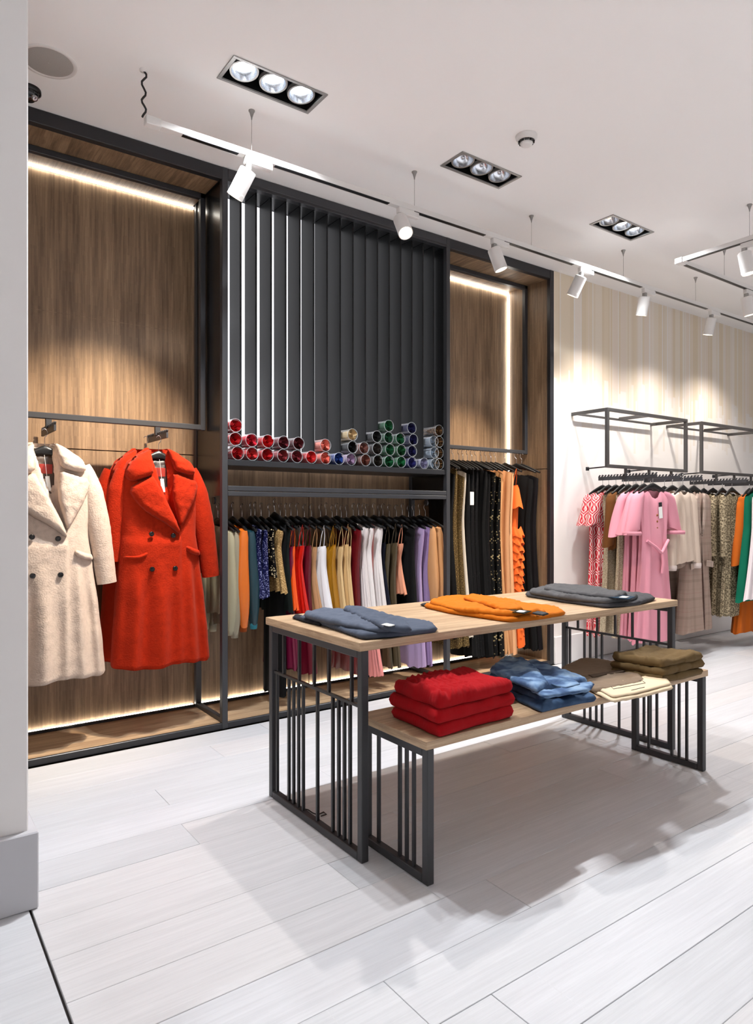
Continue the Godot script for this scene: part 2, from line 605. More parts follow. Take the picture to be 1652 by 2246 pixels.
func build_niches():
	# oak panelling behind the niches: boards with open joints
	var pn := setting("wall_panelling")
	var seam := on_z(678, 1050, ZB).x
	for e in [[-0.9, 0.3, 1.617, SOF], [0.303, 1.585, 1.617, SOF], [-0.9, 0.3, 0.03, 1.612], [0.303, 1.585, 0.03, 1.612], [1.588, seam - 0.003, 0.03, 1.62], [seam + 0.003, 3.32, 0.03, 1.62], [3.323, 4.435, 1.617, SOF], [3.323, 4.435, 0.03, 1.612]]:
		var st := sk()
		bx(st, e[0], e[1], e[2], e[3], ZB - 0.02, ZB, 0.0015)
		wobj("panel", st, M.oak_v, pn)
	for e in [[0.03, 1.612], [1.617, SOF]]:
		var st := sk()
		bx(st, 4.432, 4.452, e[0], e[1], ZB, ZF - 0.03, 0.0015)
		wobj("panel", st, M.oak_v, pn)
	for e in [[-0.9, 1.57], [3.33, 4.44]]:
		var st := sk()
		bx(st, e[0], e[1], SOF, SOF + 0.02, ZB - 0.02, ZF - 0.02, 0.0015)
		wobj("soffit_panel", st, M.oak_v, pn)
	for e in [[-0.9, 1.578], [1.582, 3.32], [3.324, 4.44]]:
		var st := sk()
		bx(st, e[0], e[1], 0.0, 0.033, ZB - 0.01, ZF - 0.015, 0.001)
		wobj("base_panel", st, M.oak_h, pn)
	var sb := sk()
	bx(sb, -0.9, 4.48, 0.0, HC, -4.3, ZB - 0.03, 0.0)
	wobj("backing", sb, M.black, pn)
	# dark steel surround
	var tr := setting("trim_1")
	for e in [["top_rail", -0.9, 4.475, SOF - 0.002, HC - 0.001, ZF - 0.045, ZF], ["bottom_rail", -0.9, 4.475, 0.0, 0.036, ZF - 0.02, ZF], ["post", 4.432, 4.477, 0.0, HC - 0.001, ZF - 0.045, ZF + 0.004], ["rear_channel", -0.9, 4.43, 0.033, 0.050, ZB + 0.028, ZB + 0.04]]:
		var st := sk()
		bx(st, e[1], e[2], e[3], e[4], e[5], e[6], 0.003)
		wobj(e[0], st, M.steel_dark, tr)
	# light strips along the edges of the panelling
	var strips := [
		["warm white light strip along the top of the oak panelling behind the coats", -0.88, 1.575, SOF - 0.016, SOF - 0.003, "x", -1],
		["warm white light strip along the foot of the oak panelling behind the coats", -0.88, 1.57, 0.036, 0.050, "x", 1],
		["warm white light strip along the foot of the panelling below the packed rail", 1.6, 3.3, 0.036, 0.050, "x", 1],
		["warm white light strip along the top of the niche with evening gowns", 3.34, 4.42, SOF - 0.016, SOF - 0.003, "x", -1],
		["warm white light strip along the foot of the niche with evening gowns", 3.34, 4.42, 0.036, 0.050, "x", 1],
	]
	for s in strips:
		var t := thing("light_strip", s[0], "light strip", Vector3(s[1], s[3], ZB))
		var st := sk()
		bx(st, s[1], s[2], s[3], s[4], ZB + 0.0005, ZB + 0.016, 0.001)
		wobj("led_tape", st, M.led, t)
		area("strip_light", Vector3((s[1] + s[2]) / 2, (s[4] + 0.002) if s[6] > 0 else (s[3] - 0.002), ZB + 0.009), Vector3(0, s[6], 0), Vector3.RIGHT, Vector2(s[2] - s[1], 0.012), Color(1, 0.97, 0.9), 0.10)
	var v := thing("light_strip", "upright warm white light strip in the corner of the gown niche", "light strip", Vector3(4.42, 0.06, ZB))
	var sv := sk()
	bx(sv, 4.414, 4.431, 0.06, SOF - 0.02, ZB + 0.0005, ZB + 0.014, 0.001)
	wobj("led_tape", sv, M.led, v)
	area("strip_light", Vector3(4.41, 1.6, ZB + 0.009), Vector3(-1, 0, 0), Vector3.UP, Vector2(3.0, 0.012), Color(1, 0.97, 0.9), 0.10)

# square steel tube frame inside a niche: top bar, upright, low rail
func build_hanging_rails():
	var t := thing("hanging_rail", "dark steel hanging frame with low rail above the fur coats", "rail", Vector3(0.6, 1.75, ZI))
	for e in [["top_bar", -0.88, 1.57, SOF - 0.034, SOF - 0.001, 0.034], ["upright", 1.538, 1.57, 1.748, SOF - 0.002, 0.034], ["rail_bar", -0.88, 1.57, 1.75, 1.782, 0.03]]:
		var st := sk()
		bx(st, e[1], e[2], e[3], e[4], ZI - e[5] / 2, ZI + e[5] / 2, 0.003)
		wobj(e[0], st, M.steel, t)
	for x in [0.145, 0.702, 1.282]:
		var st := sk()
		bx(st, x - 0.015, x + 0.015, 1.70, 1.752, ZI - 0.012, ZI + 0.012, 0.002)
		wobj("bracket", st, M.steel, t)
		face_bar(t, x, 1.69, -4.14, -3.79)
	var r := thing("hanging_rail", "dark steel hanging frame in the gown niche, its rail packed with hangers", "rail", Vector3(3.34, 1.75, ZI))
	for e in [["top_bar", 3.334, 4.43, SOF - 0.034, SOF - 0.001, 0.034], ["upright", 4.396, 4.43, 1.748, SOF - 0.002, 0.034], ["rail_bar", 3.334, 4.43, 1.75, 1.78, 0.028]]:
		var st := sk()
		bx(st, e[1], e[2], e[3], e[4], ZI - e[5] / 2, ZI + e[5] / 2, 0.003)
		wobj(e[0], st, M.steel, r)
# a notched bar that stands out from the wall and takes hangers
func face_bar(t: Node3D, x: float, y: float, z0: float, z1: float):
	var st := sk()
	bx(st, x - 0.006, x + 0.006, y - 0.018, y + 0.012, z0, z1, 0.001)
	var n := int((z1 - z0) / 0.03)
	for k in n + 1:
		var z: float = z0 + 0.008 + (z1 - z0 - 0.016) * k / n
		box(st, Vector3(x, y + 0.018, z), Vector3(0.012, 0.024, 0.009), 0.001, Basis(Vector3.RIGHT, 0.6))
	wobj("notched_bar", st, M.steel, t)

# ================================================================ the shelving unit with slats
func build_shelving():
	var t := thing("shelving_unit", "tall dark steel shelving unit with upright slats before a lit white panel", "shelving unit", Vector3(2.45, 0, -3.93))
	var zr := -4.15
	for x in [1.574, 3.297]:
		for z in [[ZF - 0.035, ZF + 0.004], [zr, zr + 0.035]]:
			var st := sk()
			bx(st, x, x + 0.035, 0.0 if z[0] > -4 else 0.03, HC - 0.002, z[0], z[1], 0.003)
			wobj("post", st, M.steel, t)
		var st2 := sk()
		bx(st2, x + 0.003, x + 0.032, 0.033, 0.062, zr + 0.035, ZF - 0.035, 0.003)
		wobj("floor_bar", st2, M.steel, t)
		var st3 := sk()
		bx(st3, x + 0.006, x + 0.016, 1.35, HC - 0.045, zr + 0.035, ZF - 0.035, 0.001)
		wobj("side_panel", st3, M.gloss, t)
	for e in [[1.349, 1.376], [1.379, 1.408], [SOF + 0.015, HC - 0.002]]:
		var st := sk()
		bx(st, 1.609, 3.297, e[0], e[1], ZF - 0.03, ZF + 0.002, 0.003)
		wobj("cross_rail", st, M.steel, t)
	var s := sk()
	bx(s, 1.592, 3.3, 1.527, 1.562, -4.1, ZF - 0.006, 0.003)
	wobj("shelf", s, M.steel_dark, t)
	s = sk()
	bx(s, 1.592, 3.3, SOF + 0.005, SOF + 0.02, zr, ZF - 0.03, 0.001)
	wobj("top_panel", s, M.gloss, t)
	s = sk()
	bx(s, 1.594, 3.29, 1.564, SOF, -3.94, -3.928, 0.001)
	wobj("light_panel", s, M.backlit, t)
	area("panel_light", Vector3(2.45, 2.35, -3.925), Vector3(0, 0, 1), Vector3.RIGHT, Vector2(1.69, 1.6), Color(0.98, 0.98, 1), 0.04)
	for k in 17:
		s = sk()
		bx(s, 1.6205 + 0.1008 * (k + 1) - 0.0075, 1.6205 + 0.1008 * (k + 1) + 0.0045, 1.564, SOF + 0.004, -3.926, -3.775, 0.0015)
		if 1.6205 + 0.1008 * (k + 1) < 3.29:
			wobj("slat", s, M.fin, t)
	# the packed rail below
	var r := thing("hanging_rail", "round steel rail under the shelf, packed end to end with hangers", "rail", Vector3(1.6, 1.32, -3.93))
	s = sk()
	tube(s, [Vector3(1.612, 1.325, -3.93), Vector3(3.293, 1.325, -3.93)], [0.011], 12)
	wobj("rail_tube", s, M.steel, r)
	for x in [1.615, 3.29]:
		s = sk()
		lathe(s, Vector3(x, 1.325, -3.93), Vector3.RIGHT, [[-0.006, 0.001], [-0.006, 0.022], [0.006, 0.022], [0.006, 0.001]], 16, false)
		wobj("end_flange", s, M.steel, r)

# clear tubes with rolled scarves, stacked on the shelf
func build_scarf_tubes():
	var red := Color(0.80, 0.10, 0.13)
	var pink := Color(0.86, 0.24, 0.25)
	var wine := Color(0.42, 0.10, 0.14)
	var rose := Color(0.62, 0.22, 0.24)
	var coral := Color(0.93, 0.45, 0.38)
	var blue := Color(0.12, 0.25, 0.55)
	var lilac := Color(0.66, 0.55, 0.68)
	var brown := Color(0.52, 0.30, 0.25)
	var olive := Color(0.18, 0.16, 0.13)
	var green := Color(0.10, 0.38, 0.22)
	var navy := Color(0.13, 0.13, 0.33)
	var ice := Color(0.62, 0.68, 0.74)
	var leo := Color(0.45, 0.33, 0.20)
	var cream := Color(0.86, 0.76, 0.58)
	var black := Color(0.03, 0.03, 0.035)
	# column, row, zoomed pixel of the front end (left picture, then right picture), colour, words
	var L := [
		[245, 520, red, "red", "lowest of the stack against the left post"], [215, 340, red, "pinkish red", "second of the stack against the left post"], [220, 160, red, "bright red", "topmost of the stack against the left post"],
		[430, 525, pink, "faded rose red", "on the shelf under a strawberry red roll"], [425, 345, Color(0.84, 0.12, 0.22), "strawberry red", "on top of a faded rose red roll"],
		[630, 535, red, "scarlet", "between the faded rose and dusky rose rolls"], [635, 360, Color(0.85, 0.08, 0.1), "vivid scarlet", "on top of a scarlet roll"],
		[835, 550, rose, "dusky rose", "on the shelf under a wine red roll"], [840, 375, wine, "wine red", "on top of a dusky rose roll"],
		[1010, 560, Color(0.5, 0.14, 0.18), "burgundy", "on the shelf under a dark wine roll"], [1030, 390, Color(0.36, 0.08, 0.11), "dark wine", "on top of a burgundy roll"],
		[1200, 575, Color(0.9, 0.2, 0.2), "light red", "alone on the shelf beside the coral pair"],
		[1385, 590, coral, "coral", "on the shelf, lower of the coral pair"], [1380, 420, Color(0.95, 0.55, 0.48), "pale coral", "upper of the coral pair"],
		[1555, 590, blue, "royal blue", "alone on the shelf beside the coral pair"]]
	var R := [
		[180, 610, lilac, "lilac print", "on the shelf under the black roll"], [200, 455, black, "black", "between the lilac print and cream rolls"], [195, 290, cream, "cream", "topmost, resting on the black roll"],
		[365, 610, brown, "reddish brown", "on the shelf, lower of the brown pair"], [345, 450, Color(0.56, 0.36, 0.32), "dusty brown", "upper of the brown pair"],
		[525, 625, olive, "dark olive", "lowest of the olive stack"], [515, 465, Color(0.2, 0.17, 0.15), "dark taupe", "middle of the olive stack"], [510, 310, Color(0.13, 0.13, 0.13), "charcoal", "topmost of the olive stack"],
		[668, 635, green, "green", "lowest of the four-high green stack"], [685, 485, green, "emerald", "second of the four-high green stack"], [665, 330, Color(0.12, 0.33, 0.22), "bottle green", "third of the four-high green stack"], [670, 180, green, "bright emerald", "topmost of the four-high green stack"],
		[825, 640, Color(0.13, 0.45, 0.26), "light green", "lowest of the three-high green stack"], [830, 495, Color(0.12, 0.36, 0.2), "green print", "middle of the three-high green stack"], [820, 340, green, "grass green", "topmost of the three-high green stack"],
		[970, 650, Color(0.2, 0.2, 0.48), "violet blue", "lowest of the navy stack"], [970, 500, navy, "deep navy", "second of the navy stack"], [985, 350, navy, "dark violet", "third of the navy stack"], [965, 205, navy, "indigo", "topmost of the navy stack"],
		[1125, 650, Color(0.6, 0.6, 0.72), "white and navy print", "alone on the shelf beside the navy stack"],
		[1265, 660, ice, "ice blue", "lowest of the pale blue stack"], [1255, 510, ice, "pale grey blue", "middle of the pale blue stack"], [1250, 365, ice, "powder blue", "topmost of the pale blue stack"],
		[1400, 670, leo, "tan animal print", "lowest of the stack against the right post"], [1395, 525, leo, "brown animal print", "second of the stack against the right post"], [1395, 380, leo, "dark animal print", "third of the stack against the right post"], [1385, 235, leo, "mottled animal print", "topmost of the stack against the right post"]]
	var leop := noise_tex(FastNoiseLite.TYPE_CELLULAR, 0.06, 256, [[0.0, Color(0.05, 0.035, 0.025)], [0.35, Color(0.12, 0.08, 0.05)], [0.45, Color(0.55, 0.40, 0.25)], [1.0, Color(0.80, 0.64, 0.44)]], 1, 9)
	rng.seed = 5
	for e in [[L, 480.0], [R, 740.0]]:
		for q in e[0]:
			var p := on_z(e[1] + q[0] * 0.16949, 900.0 + q[1] * 0.16949, -3.74)
			var rad := 0.0405
			var level: int = int(round((p.y - 1.562 - rad) / 0.0815))
			p.y = 1.5625 + rad + level * 0.0815
			p.x = clamp(p.x, 1.652, 3.253)
			p.z = -3.735 + rng.randf_range(-0.006, 0.0)
			var t := thing("scarf_tube", "%s scarf roll, %s" % [q[3], q[4]], "scarf roll", p + Vector3(0, -rad, -0.09), 0.0, "rolled scarves in clear tubes on the shelf")
			var len := 0.175
			var st := sk()
			lathe(st, p, Vector3(0, 0, -1), [[0.0, rad], [len, rad]], 22)
			wobj("clear_tube", st, M.clear, t)
			st = sk()
			lathe(st, p, Vector3(0, 0, -1), [[-0.001, rad - 0.0018], [-0.001, rad], [0.002, rad + 0.0002], [0.002, rad - 0.0018], [-0.001, rad - 0.0018]], 22, false)
			wobj("tube_rim", st, M.rim, t)
			# the scarf: a loosely wound spiral whose front edge is ruffled
			st = sk()
			var m: StandardMaterial3D
			if q[2] == leo:
				m = printed(leop, Vector3.ONE * 9.0, 0.8)
			else:
				m = cloth(q[2], 0.3, 0.8, 0.06, 18.0)
			var rings := []
			var turns := 3.6
			var n := 80
			for j in 5:
				var rr := PackedVector3Array()
				for i in n + 1:
					var u := float(i) / n
					var a: float = u * turns * TAU + q[0] * 0.7
					var r0 := 0.003 + (rad - 0.0055) * pow(u, 0.75) + 0.0016 * sin(a * 5.0 + q[1]) * (1.0 - j * 0.15)
					var zz: float = [-0.006, -0.012, -0.06, -0.12, -0.165][j] + (0.005 * sin(a * 3.0 + q[0]) + 0.003 * sin(a * 7.0) if j == 0 else 0.0)
					rr.append(p + Vector3(cos(a) * r0, sin(a) * r0, zz))
				rings.append(rr)
			loft(st, rings, false)
			wobj("rolled_scarf", st, m, t)

# ================================================================ display tables
func end_frame(t: Node3D, x: float, z0: float, z1: float, top: float, cross: float, low: Array, high: Array):
	var w := 0.03
	for e in [["leg", 0.0, top, z0, z0 + w], ["leg", 0.0, top, z1 - w, z1], ["foot_bar", 0.0, w, z0 + w, z1 - w], ["head_bar", top - w, top, z0 + w, z1 - w]]:
		var st := sk()
		bx(st, x, x + w, e[1], e[2], e[3], e[4], 0.0025)
		wobj(e[0], st, M.steel, t)
	var b := 0.006
	var c := x + w * 0.5
	if cross > 0.0:
		var st := sk()
		bx(st, c - b, c + b, cross - b, cross + b, z0 + w, z1 - w, 0.001)
		wobj("cross_bar", st, M.steel_dark, t)
	for z in low:
		var st := sk()
		bx(st, c - b, c + b, w, cross - b if cross > 0.0 else top - w, z - b, z + b, 0.001)
		wobj("grille_bar", st, M.steel_dark, t)
	for z in high:
		var st := sk()
		bx(st, c - b, c + b, cross + b, top - w, z - b, z + b, 0.001)
		wobj("grille_bar", st, M.steel_dark, t)
func build_tables():
	var t := thing("display_table", "tall oak topped display table with dark steel grille ends", "table", Vector3(2.38, 0, -2.36))
	var st := sk()
	bx(st, 1.36, 3.396, 0.758, 0.79, -2.727, -1.99, 0.002)
	wobj("table_top", st, M.oak_h, t)
	var low := [-2.67, -2.564, -2.523, -2.481, -2.442, -2.328, -2.214, -2.172, -2.133, -2.095]
	var high := [-2.611, -2.475, -2.354, -2.243, -2.084]
	end_frame(t, 1.374, -2.722, -1.997, 0.758, 0.552, low, high)
	end_frame(t, 3.356, -2.722, -1.997, 0.758, 0.552, low, high)
	var b := thing("display_bench", "low oak topped bench pushed partly under the tall display table", "bench", Vector3(2.35, 0, -1.94))
	st = sk()
	bx(st, 1.458, 3.24, 0.458, 0.488, -2.142, -1.742, 0.002)
	wobj("bench_top", st, M.oak_h, b)
	for x in [1.468, 3.2]:
		end_frame(b, x, -2.137, -1.747, 0.458, 0.0, [-2.044, -1.916, -1.877, -1.837], [])

# ================================================================ ceiling fittings
func build_downlight(k: int, label: String, lit: Array):
	var h: Array = DOWN_HOLES[k]
	var x0: float = h[0]
	var x1: float = h[1]
	var xm := (x0 + x1) / 2
	var z0 := -2.966
	var z1 := -2.775
	var t := thing("recessed_downlight", label, "downlight", Vector3(xm, HC, -2.87), 0.0, "recessed triple downlights")
	var st := sk()
	bx(st, x0 - 0.004, x1 + 0.004, HC - 0.006, HC - 0.0005, z0, z0 + 0.014, 0.001)
	bx(st, x0 - 0.004, x1 + 0.004, HC - 0.006, HC - 0.0005, z1 - 0.014, z1, 0.001)
	bx(st, x0 - 0.004, x0 + 0.014, HC - 0.006, HC - 0.0005, z0 + 0.014, z1 - 0.014, 0.001)
	bx(st, x1 - 0.014, x1 + 0.004, HC - 0.006, HC - 0.0005, z0 + 0.014, z1 - 0.014, 0.001)
	wobj("trim_frame", st, M.alu, t)
	st = sk()
	bx(st, x0 + 0.013, x1 - 0.013, HC + 0.13, HC + 0.135, z0 + 0.015, z1 - 0.015, 0.0)
	for z in [z0 + 0.0145, z1 - 0.0165]:
		bx(st, x0 + 0.013, x1 - 0.013, HC, HC + 0.13, z, z + 0.002, 0.0)
	for x in [x0 + 0.013, x1 - 0.015]:
		bx(st, x, x + 0.002, HC, HC + 0.13, z0 + 0.0165, z1 - 0.0165, 0.0)
	wobj("black_housing", st, M.black, t)
	for j in 3:
		var c := Vector3(xm + (j - 1) * 0.148, HC + 0.012, -2.87)
		var lamp := Node3D.new()
		lamp.name = "lamp"
		t.add_child(lamp, true)
		lamp.position = c - t.position
		var tilt := Vector3(0.0, -1.0, 0.12).normalized()
		st = sk()
		lathe(st, Vector3.ZERO, -tilt, [[-0.002, 0.058], [-0.002, 0.066], [0.016, 0.068], [0.016, 0.06], [-0.002, 0.058]], 28, false)
		obj("gimbal_ring", st, M.alu, lamp)
		st = sk()
		lathe(st, Vector3.ZERO, -tilt, [[0.0, 0.058], [0.018, 0.053], [0.045, 0.036], [0.05, 0.02]], 28)
		obj("reflector", st, M.reflector, lamp)
		var power: float = lit[j]
		st = sk()
		if power > 0.2:
			lathe(st, Vector3.ZERO, -tilt, [[0.022, 0.001], [0.024, 0.036], [0.03, 0.038], [0.036, 0.001]], 28)
			obj("lamp_lens", st, M.lens_cool, lamp)
			spot("downlight_beam", c + tilt * 0.022, c + tilt, Color(0.97, 0.985, 1.0), D_E * power, 66.0, 0.022, 0.75)
		else:
			lathe(st, Vector3.ZERO, -tilt, [[0.012, 0.002], [0.014, 0.011], [0.03, 0.012], [0.045, 0.012]], 16)
			obj("bulb", st, M.chrome if power == 0.0 else M.lens_dim, lamp)

func build_track():
	var y := 3.024
	var z := -3.11
	var t := thing("lighting_track", "long white lighting track hung on wires parallel to the niches", "lighting track", Vector3(4.2, y, z))
	var st := sk()
	bx(st, 0.95, 8.2, y - 0.014, y + 0.018, z - 0.018, z + 0.018, 0.002)
	wobj("track_profile", st, M.lampwhite, t)
	st = sk()
	for e in [[1.12, 1.40], [1.60, 2.32], [2.5, 3.08], [3.25, 3.95], [4.15, 4.78], [4.95, 5.75], [5.95, 8.2]]:
		bx(st, e[0], e[1], y - 0.0165, y - 0.0139, z - 0.006, z + 0.0185, 0.0)
	wobj("contact_slot", st, M.black, t)
	st = sk()
	bx(st, 0.95, 1.02, y - 0.018, y + 0.021, z - 0.021, z + 0.021, 0.003)
	wobj("end_feed", st, M.lampwhite, t)
	for x in [1.475, 2.514, 3.525, 4.557, 5.58, 6.6, 7.6]:
		hang_wire(t, Vector3(x, y + 0.018, z))
	st = sk()
	var path := []
	for k in 17:
		var u := k / 16.0
		path.append(Vector3(0.945 + 0.012 * sin(u * 17.0) * (1 - u * 0.3), lerp(HC - 0.004, y + 0.01, u), z + 0.004 * sin(u * 9.0)))
	tube(st, path, [0.0048], 8)
	wobj("feed_cable", st, M.black, t)
	st = sk()
	lathe(st, Vector3(0.945, HC, z), Vector3.DOWN, [[0.0, 0.02], [0.006, 0.018], [0.009, 0.004]], 16)
	wobj("cable_rose", st, M.lampwhite, t)
	# second track, turning a corner
	var c := Vector3(4.545, y, -2.65)
	var t2 := thing("lighting_track", "white lighting track that turns a corner, hung on wires above the shop floor", "lighting track", c)
	st = sk()
	bx(st, c.x - 0.018, c.x + 0.018, y - 0.014, y + 0.018, c.z + 0.018, 0.4, 0.002)
	bx(st, c.x - 0.018, 8.2, y - 0.014, y + 0.018, c.z - 0.018, c.z + 0.018, 0.002)
	wobj("track_profile", st, M.lampwhite, t2)
	st = sk()
	bx(st, c.x - 0.0185, c.x + 0.006, y - 0.0165, y - 0.0139, c.z + 0.06, 0.3, 0.0)
	bx(st, c.x + 0.06, 8.2, y - 0.0165, y - 0.0139, c.z - 0.006, c.z + 0.0185, 0.0)
	wobj("contact_slot", st, M.black, t2)
	st = sk()
	bx(st, c.x - 0.024, c.x + 0.03, y - 0.017, y + 0.02, c.z - 0.024, c.z + 0.03, 0.003)
	wobj("corner_joint", st, M.lampwhite, t2)
	for p in [Vector3(4.545, y + 0.018, -2.17), Vector3(5.16, y + 0.018, -2.65), Vector3(4.545, y + 0.018, -1.0), Vector3(6.3, y + 0.018, -2.65)]:
		hang_wire(t2, p)
func hang_wire(t: Node3D, p: Vector3):
	var st := sk()
	tube(st, [p, Vector3(p.x, HC - 0.03, p.z)], [0.0012], 6)
	wobj("hanging_wire", st, M.alu, t)
	st = sk()
	lathe(st, Vector3(p.x, HC, p.z), Vector3.DOWN, [[0.0, 0.016], [0.004, 0.016], [0.012, 0.011], [0.035, 0.004], [0.045, 0.003]], 14)
	wobj("wire_anchor", st, M.alu, t)
func build_spot(x: float, z: float, dir: Vector3, along: Vector3, label: String, c: Color, e: float, angle: float, blend := 0.35):
	var y := 3.008
	dir = dir.normalized()
	var t := thing("track_spotlight", label, "spotlight", Vector3(x, y - 0.12, z), 0.0, "white cylinder spotlights on the tracks")
	var st := sk()
	var right := Vector3.UP.cross(along)
	box(st, Vector3(x, y - 0.014, z) + along * 0.055, Vector3(0.15, 0.038, 0.032), 0.004, Basis(along, Vector3.UP, along.cross(Vector3.UP)))
	wobj("driver_box", st, M.lampwhite, t)
	st = sk()
	box(st, Vector3(x, y - 0.03, z), Vector3(0.028, 0.06, 0.028), 0.003)
	wobj("swivel", st, M.alu, t)
	var top := Vector3(x, y - 0.052, z)
	var head := top + Vector3(0, -0.012, 0)
	st = sk()
	lathe(st, head - dir * 0.005, dir, [[0.0, 0.001], [0.0, 0.037], [0.005, 0.042], [0.118, 0.042], [0.124, 0.0425], [0.145, 0.0425], [0.145, 0.038], [0.128, 0.037]], 28, false)
	wobj("cylinder_body", st, M.lampwhite, t)
	st = sk()
	lathe(st, head - dir * 0.005, dir, [[0.128, 0.0375], [0.136, 0.03], [0.138, 0.001]], 28)
	wobj("lamp_lens", st, M.lens_warm, t)
	spot("spotlight_beam", head + dir * 0.146, head + dir * 2.0, c, e, angle, 0.03, blend)

func build_small_fittings():
	var t := thing("smoke_detector", "round white smoke detector on the ceiling beside the unlit downlight", "smoke detector", Vector3(2.757, HC, -2.467))
	var p := t.position
	var st := sk()
	lathe(st, p, Vector3.DOWN, [[0.0, 0.056], [0.012, 0.056], [0.016, 0.05], [0.02, 0.046], [0.03, 0.044]], 32)
	wobj("base", st, M.lampwhite, t)
	st = sk()
	lathe(st, p, Vector3.DOWN, [[0.03, 0.03], [0.04, 0.034], [0.05, 0.03], [0.056, 0.018], [0.058, 0.001]], 28)
	wobj("sensor_cap", st, M.lampwhite, t)
	st = sk()
	for k in 8:
		var a := TAU * k / 8
		box(st, p + Vector3(cos(a) * 0.037, -0.034, sin(a) * 0.037), Vector3(0.012, 0.008, 0.02), 0.001, Basis(Vector3.UP, -a))
	wobj("smoke_slots", st, M.black, t)
	t = thing("ceiling_speaker", "flush round ceiling loudspeaker with pale grille near the column", "speaker", Vector3(0.585, HC, -3.30))
	p = t.position
	st = sk()
	lathe(st, p, Vector3.DOWN, [[0.0, 0.118], [0.004, 0.117], [0.006, 0.108], [0.003, 0.101]], 40)
	wobj("rim", st, M.lampwhite, t)
	st = sk()
	lathe(st, p, Vector3.DOWN, [[0.003, 0.101], [0.005, 0.09], [0.006, 0.001]], 40)
	var gm := mat(Color(0.66, 0.645, 0.625), 0.7)
	relief(gm, M.weave_t, 0.08, Vector3.ONE * 6.0)
	wobj("grille", st, gm, t)
	t = thing("dome_camera", "small black dome camera on the ceiling above the niche frame", "camera", Vector3(0.545, HC, -3.57))
	p = t.position
	st = sk()
	lathe(st, p, Vector3.DOWN, [[0.0, 0.055], [0.015, 0.056], [0.02, 0.048]], 28)
	wobj("base", st, M.black, t)
	st = sk()
	lathe(st, p, Vector3.DOWN, [[0.018, 0.046], [0.035, 0.041], [0.05, 0.027], [0.057, 0.001]], 28)
	wobj("dome", st, mat(Color(0.05, 0.05, 0.055), 0.08), t)
	st = sk()
	lathe(st, p + Vector3(0.02, -0.042, 0.02), Vector3(0.5, -0.6, 0.6).normalized(), [[0.0, 0.015], [0.012, 0.014], [0.014, 0.008], [0.012, 0.001]], 16)
	wobj("lens", st, M.chrome, t)

# ================================================================ wall racks
func build_rack(x0: float, x1: float, zr: float, bars: Array, label: String):
	var t := thing("wall_rack", label, "clothes rack", Vector3((x0 + x1) / 2, 1.62, ZF))
	var w := 0.027
	var y0 := 1.615
	var y1 := 2.098
	var parts := [["top_bar", x0, x1, y1 - w, y1, zr - w, zr], ["low_bar", x0, x1, y0, y0 + w, zr - w, zr], ["upright", x0, x0 + w, y0 + w, y1 - w, zr - w, zr], ["upright", x1 - w, x1, y0 + w, y1 - w, zr - w, zr],
		["wall_arm", x0, x0 + w, y1 - w, y1, ZF, zr - w], ["wall_arm", (x0 + x1) / 2 - w / 2, (x0 + x1) / 2 + w / 2, y1 - w, y1, ZF + 0.06, zr - w], ["wall_arm", x1 - w, x1, y1 - w, y1, ZF, zr - w], ["rear_bar", x0 + w, x1 - w, y1 - w, y1 - 0.01, ZF + 0.04, ZF + 0.06]]
	for e in parts:
		var st := sk()
		bx(st, e[1], e[2], e[3], e[4], e[5], e[6], 0.002)
		wobj(e[0], st, M.rack, t)
	for x in [x0 + 0.015, (x0 + x1) / 2]:
		var st := sk()
		tube(st, [Vector3(x, y0 + 0.008, zr - w), Vector3(x, y0 + 0.002, zr - 0.2)], [0.006], 8)
		box(st, Vector3(x, y0, zr - 0.205), Vector3(0.026, 0.03, 0.02), 0.003)
		wobj("peg", st, M.steel_dark, t)
	for x in bars:
		var st := sk()
		bx(st, x - 0.01, x + 0.01, 1.55, y0 + 0.001, zr - 0.024, zr - 0.006, 0.001)
		wobj("bracket", st, M.rack, t)
		face_bar(t, x, 1.545, -3.63, -3.085)

# ================================================================ clothes
func make_hanger(called: String, label: String, group: String, at: Vector3, turn: float, half := 0.19) -> Node3D:
	if hanger_proto == null:
		var t := Node3D.new()
		t.name = "clothes_hanger"
		var st := sk()
		var rings := []
		for k in 17:
			var u := k / 16.0 * 2.0 - 1.0
			var au: float = abs(u)
			var hi: float = 0.0 - 0.075 * pow(au, 1.15)
			var th: float = lerp(0.052, 0.014, pow(au, 0.6))
			var q := PackedVector3Array()
			for e in [[0.0, 0.004], [0.35, 0.008], [0.75, 0.008], [1.0, 0.004], [1.0, -0.004], [0.75, -0.008], [0.35, -0.008], [0.0, -0.004]]:
				q.append(Vector3(u * 0.19, hi - th * e[0], e[1] + 0.012 * u * u))
			rings.append(q)
		loft(st, rings, true, true, true)
		var path := []
		obj("shoulder_bar", st, M.black, t)
		st = sk()
		path = [Vector3(0, -0.002, 0), Vector3(0, 0.035, 0)]
		for k in 9:
			var a := -PI / 2 + 0.25 + k / 8.0 * PI * 1.25
			path.append(Vector3(-0.019 * cos(a) * -1.0, 0.064 + 0.021 * sin(a), 0))
		tube(st, path, [0.0022], 6, Vector3.BACK)
		obj("hook", st, M.chrome, t)
		hanger_proto = t
	var c: Node3D = hanger_proto.duplicate()
	c.name = numbered(called)
	add_child(c)
	c.position = at
	c.rotation.y = turn
	c.scale.x = half / 0.19
	tag(c, label, "hanger", group)
	return c

